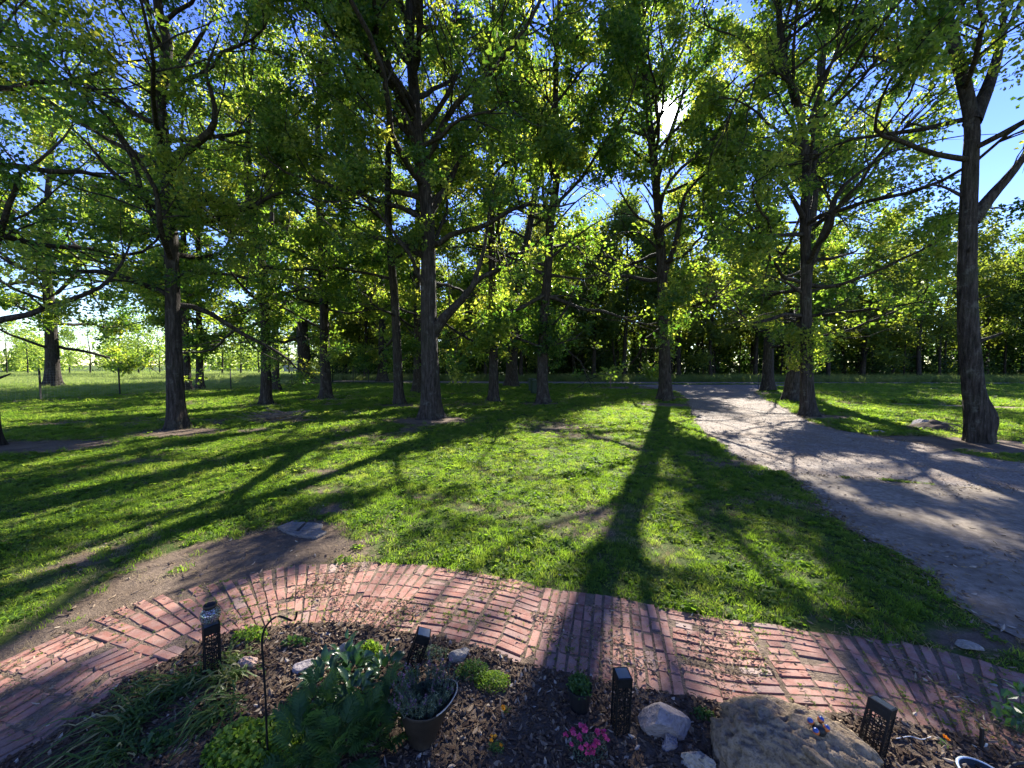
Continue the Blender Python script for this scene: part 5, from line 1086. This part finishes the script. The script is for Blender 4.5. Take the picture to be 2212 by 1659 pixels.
mb = MB(); tube1(mb, smooth_poly([[2.52, 1.86, .03], [2.62, 1.88, .05], [2.74, 1.84, .045], [2.9, 1.72, .03], [3.1, 1.6, .03]], 24), .008, 8); tag(mb.build('garden_hose', M['black_plastic'], None, True), 'black hose curving in at the right bottom corner', 'hose')
p = [bz(1935, 1613), bz(1965, 1609), bz(1990, 1615), bz(2010, 1609)]; mb = MB(); tube1(mb, smooth_poly([q+[0, 0, .012] for q in p], 20), .0022, 6); tag(mb.build('cord', M['cord_white'], None, True), 'thin white cord lying right of the leaning boulder lantern', 'cord')

# far small structure on the meadow
b = G(640, 800)*np.array([1, 1, 0]); b = b*(95/b[1]); root = thing('field_shelter', 'small grey shelter far off on the meadow', 'shelter', tuple(b)); mb = MB(); box(mb, (0, 0, 1.1), (4.5, 3, 2.2)); mb.build('wall', M['pavilion'], root)
mb = MB(); mb.add([[-2.5, -1.8, 2.2], [2.5, -1.8, 2.2], [2.5, 1.8, 2.2], [-2.5, 1.8, 2.2], [-2.5, 0, 3.1], [2.5, 0, 3.1]], [np.array([[0, 1, 5, 4], [2, 3, 4, 5], [3, 2, 1, 0]]), np.array([[0, 4, 3], [1, 2, 5]])]); mb.build('roof', M['wire'], root)

# ------------------------------------------------------------------ litter, mulch, meadow, verge
def leafbit(L, wd, curl, mat, name): 
    V = [[-L/2, 0, curl*L], [-L*.15, -wd/2, .1*L*curl], [L*.2, -wd*.45, 0], [L/2, 0, curl*L*.8], [L*.2, wd*.45, curl*.3*L], [-L*.15, wd/2, 0]]
    return mesh_np(name, V, [np.array([[0, 1, 2, 3]]), ] + [np.array([[0, 3, 4, 5]])], M[mat])
def catkin(sd):
    r = np.random.default_rng(sd); mb = MB(); a = np.linspace(0, r.uniform(.5, 2.0), 5); R = .03; tube1(mb, np.stack([R*np.sin(a), R*(1-np.cos(a)), .004+0*a], -1), .0022, 3); return mb.mesh('catkin', M['catkin'])
def chip(sd):
    r = np.random.default_rng(sd); mb = MB(); box(mb, (0, 0, .004), (r.uniform(.02, .05), r.uniform(.008, .016), .006)); me = mb.mesh('chip', M['chip']); return me
LB = [leafbit(.045, .022, .15, 'dry_leaf', 'dry_leaf'), leafbit(.03, .018, .3, 'dry_leaf', 'dry_leaf'), leafbit(.06, .012, .1, 'dry_leaf', 'dry_leaf')]; CK = [catkin(i) for i in range(4)]; CH = [chip(i) for i in range(4)]
rq = np.random.default_rng(97)
def pts_in(poly, n, z, cond=None, box_=None):
    lo, hi = poly.min(0), poly.max(0); x = rq.uniform(lo[0], hi[0], n); y = rq.uniform(lo[1], hi[1], n); k = inpoly(x, y, poly) & (np.abs(x) < 1.42*y+1)
    if cond is not None: k &= cond(x, y)
    x, y = x[k], y[k]; return np.stack([x, y, z(x, y) if callable(z) else np.full(len(x), z)], -1)
bedv = BED_POLY.copy(); bedv[:, 1] = np.maximum(bedv[:, 1], 1.5)
q = pts_in(bedv, 26000, lambda x, y: bed_z(x, y)+.004); n = len(q)
scatter('leaf_litter', q, rq.uniform(.5, 1.2, n), rq.uniform(0, 6.28, n), .45, LB+CH, 'brown mulch and leaf litter on the garden bed', seed=2, sel=rq.choice(7, n, p=[.16, .2, .12, .13, .13, .13, .13]))
q = pts_in(PATH_POLY, 46000, lambda x, y: .020+.012*rq.random(len(x)), lambda x, y: rq.random(len(x)) < np.clip((fbm(x, y, .42, 3)-.46)*5.5, .05, 1)*np.where(x < -2, .4, 1)); n = len(q)
scatter('fallen_catkins', q, rq.uniform(.5, 1.1, n), rq.uniform(0, 6.28, n), .25, CK+LB[1:], 'brown oak catkins caught between the bricks', seed=3)
q = pts_in(PATH_POLY, 14000, .008, lambda x, y: rq.random(len(x)) < np.clip((fbm(x, y, .5, 1)-.45)*5, .05, .9)); n = len(q)
scatter('joint_weeds', q, rq.uniform(.3, .55, n), rq.uniform(0, 6.28, n), .2, [tuft(51, 9, .03, .05, .004, .9, M['grass']), clover(52, 9, .03, .03, M['grass'], .012)], 'tiny weeds growing in the brick joints', seed=4)
near_ap = APRON.copy(); 
q = np.concatenate([pts_in(APRON, 9000, .016, lambda x, y: rq.random(len(x)) < np.clip((fbm(x, y, .9, 2)-.38)*4, .05, 1)), pts_in(DRIVE, 13000, .010, lambda x, y: y < 24)]); n = len(q)
scatter('drive_litter', q, rq.uniform(.6, 1.6, n), rq.uniform(0, 6.28, n), .2, LB+CK, 'dead leaves and catkins scattered over the driveway', seed=5)
# ragged drive edge: catkins and leaves drifted against the grass
ed = np.concatenate([APRON[:int(len(APRON)*.42)], DRIVE]); k = rq.integers(0, len(ed), 9000); off = np.abs(rq.normal(0, .10, 9000))*np.where(rq.random(9000) < .7, 1, -1); q = np.stack([ed[k, 0]+off*.8+rq.normal(0, .05, 9000), ed[k, 1]+off*.4+rq.normal(0, .05, 9000), np.full(9000, .017)], -1); q = q[(q[:, 1] < 22) & (q[:, 1] > 2)]; n = len(q)
scatter('edge_litter', q, rq.uniform(.7, 1.7, n), rq.uniform(0, 6.28, n), .3, LB+CK, 'brown catkins and leaves drifted along the drive edge', seed=15)
q = pts_in(DRIVE, 26000, .006, lambda x, y: y < 22); n = len(q)
def stone_bit(sd):
    r = np.random.default_rng(sd); V = norm(np.array([[0, 0, 1.], [1, 0, .1], [.3, .95, 0], [-.8, .6, .1], [-.8, -.6, 0], [.3, -.95, .1]])+r.normal(0, .2, (6, 3)))*[.012, .010, .009]; return mesh_np('pebble', V, [np.array([[0, 1, 2], [0, 2, 3], [0, 3, 4], [0, 4, 5], [0, 5, 1]])], M['rock_white'] if sd % 3 == 0 else M['flagstone'])
scatter('gravel_stones', q, rq.uniform(.6, 2.0, n), rq.uniform(0, 6.28, n), .3, [stone_bit(i) for i in range(6)], 'loose gravel on the driveway', seed=6)
# litter in the bare soil patches and on the lawn
x = rq.uniform(-12, 9, 30000); y = rq.uniform(2.5, 14, 30000); k = infront(x, y) & lawn_mask(x, y) & (rq.random(30000) < .06+.9*(bare(x, y) > .35)); q = np.stack([x[k], y[k], np.full(k.sum(), .008)], -1); n = len(q)
scatter('lawn_litter', q, rq.uniform(.6, 1.4, n), rq.uniform(0, 6.28, n), .3, LB+CK, 'dead leaves and twigs lying on lawn and bare soil', seed=7)
# meadow and road verge: tall grass
mt = [tuft(61, 40, .22, .34, .012, .5, M['meadow']), tuft(62, 34, .25, .26, .014, .7, M['meadow']), tuft(63, 30, .2, .42, .010, .4, M['meadow'])]
def fence_x(y): return np.interp(y, [p[1] for p in FL], [p[0] for p in FL])
xs1 = rq.uniform(-110, -20, 24000); ys1 = 16+(95-16)*rq.random(24000)**1.3; k = (xs1 < fence_x(ys1)-.8) & infront(xs1, ys1)
xs2 = rq.uniform(-60, 110, 16000); ys2 = rq.uniform(40, 58, 16000); k2 = (ys2 > np.interp(xs2, [-70, -20, 0, 30, 90, 140], [57.3, 51, 47.6, 45.8, 43.2, 41])) & infront(xs2, ys2)
x = np.concatenate([xs1[k], xs2[k2]]); y = np.concatenate([ys1[k], ys2[k2]]); n = len(x); sc = np.concatenate([rq.uniform(.5, 1.0, k.sum())*(.5+ys1[k]/60), rq.uniform(1.2, 2.6, k2.sum())])
scatter('meadow_grass', np.stack([x, y, 0*x], -1), sc, rq.uniform(0, 6.28, n), .1, mt, 'tall grass of the meadow and the road verge', seed=8)
# leaf strip and rough growth along the fence foot
x = rq.uniform(-30, -20, 9000); y = rq.uniform(17, 44, 9000); k = (np.abs(x-fence_x(y)) < .9); q = np.stack([x[k], y[k], np.full(k.sum(), .03)], -1); n = len(q)
scatter('fence_litter', q, rq.uniform(2, 5, n), rq.uniform(0, 6.28, n), .4, LB, 'dead leaves drifted along the wire fence', seed=9)
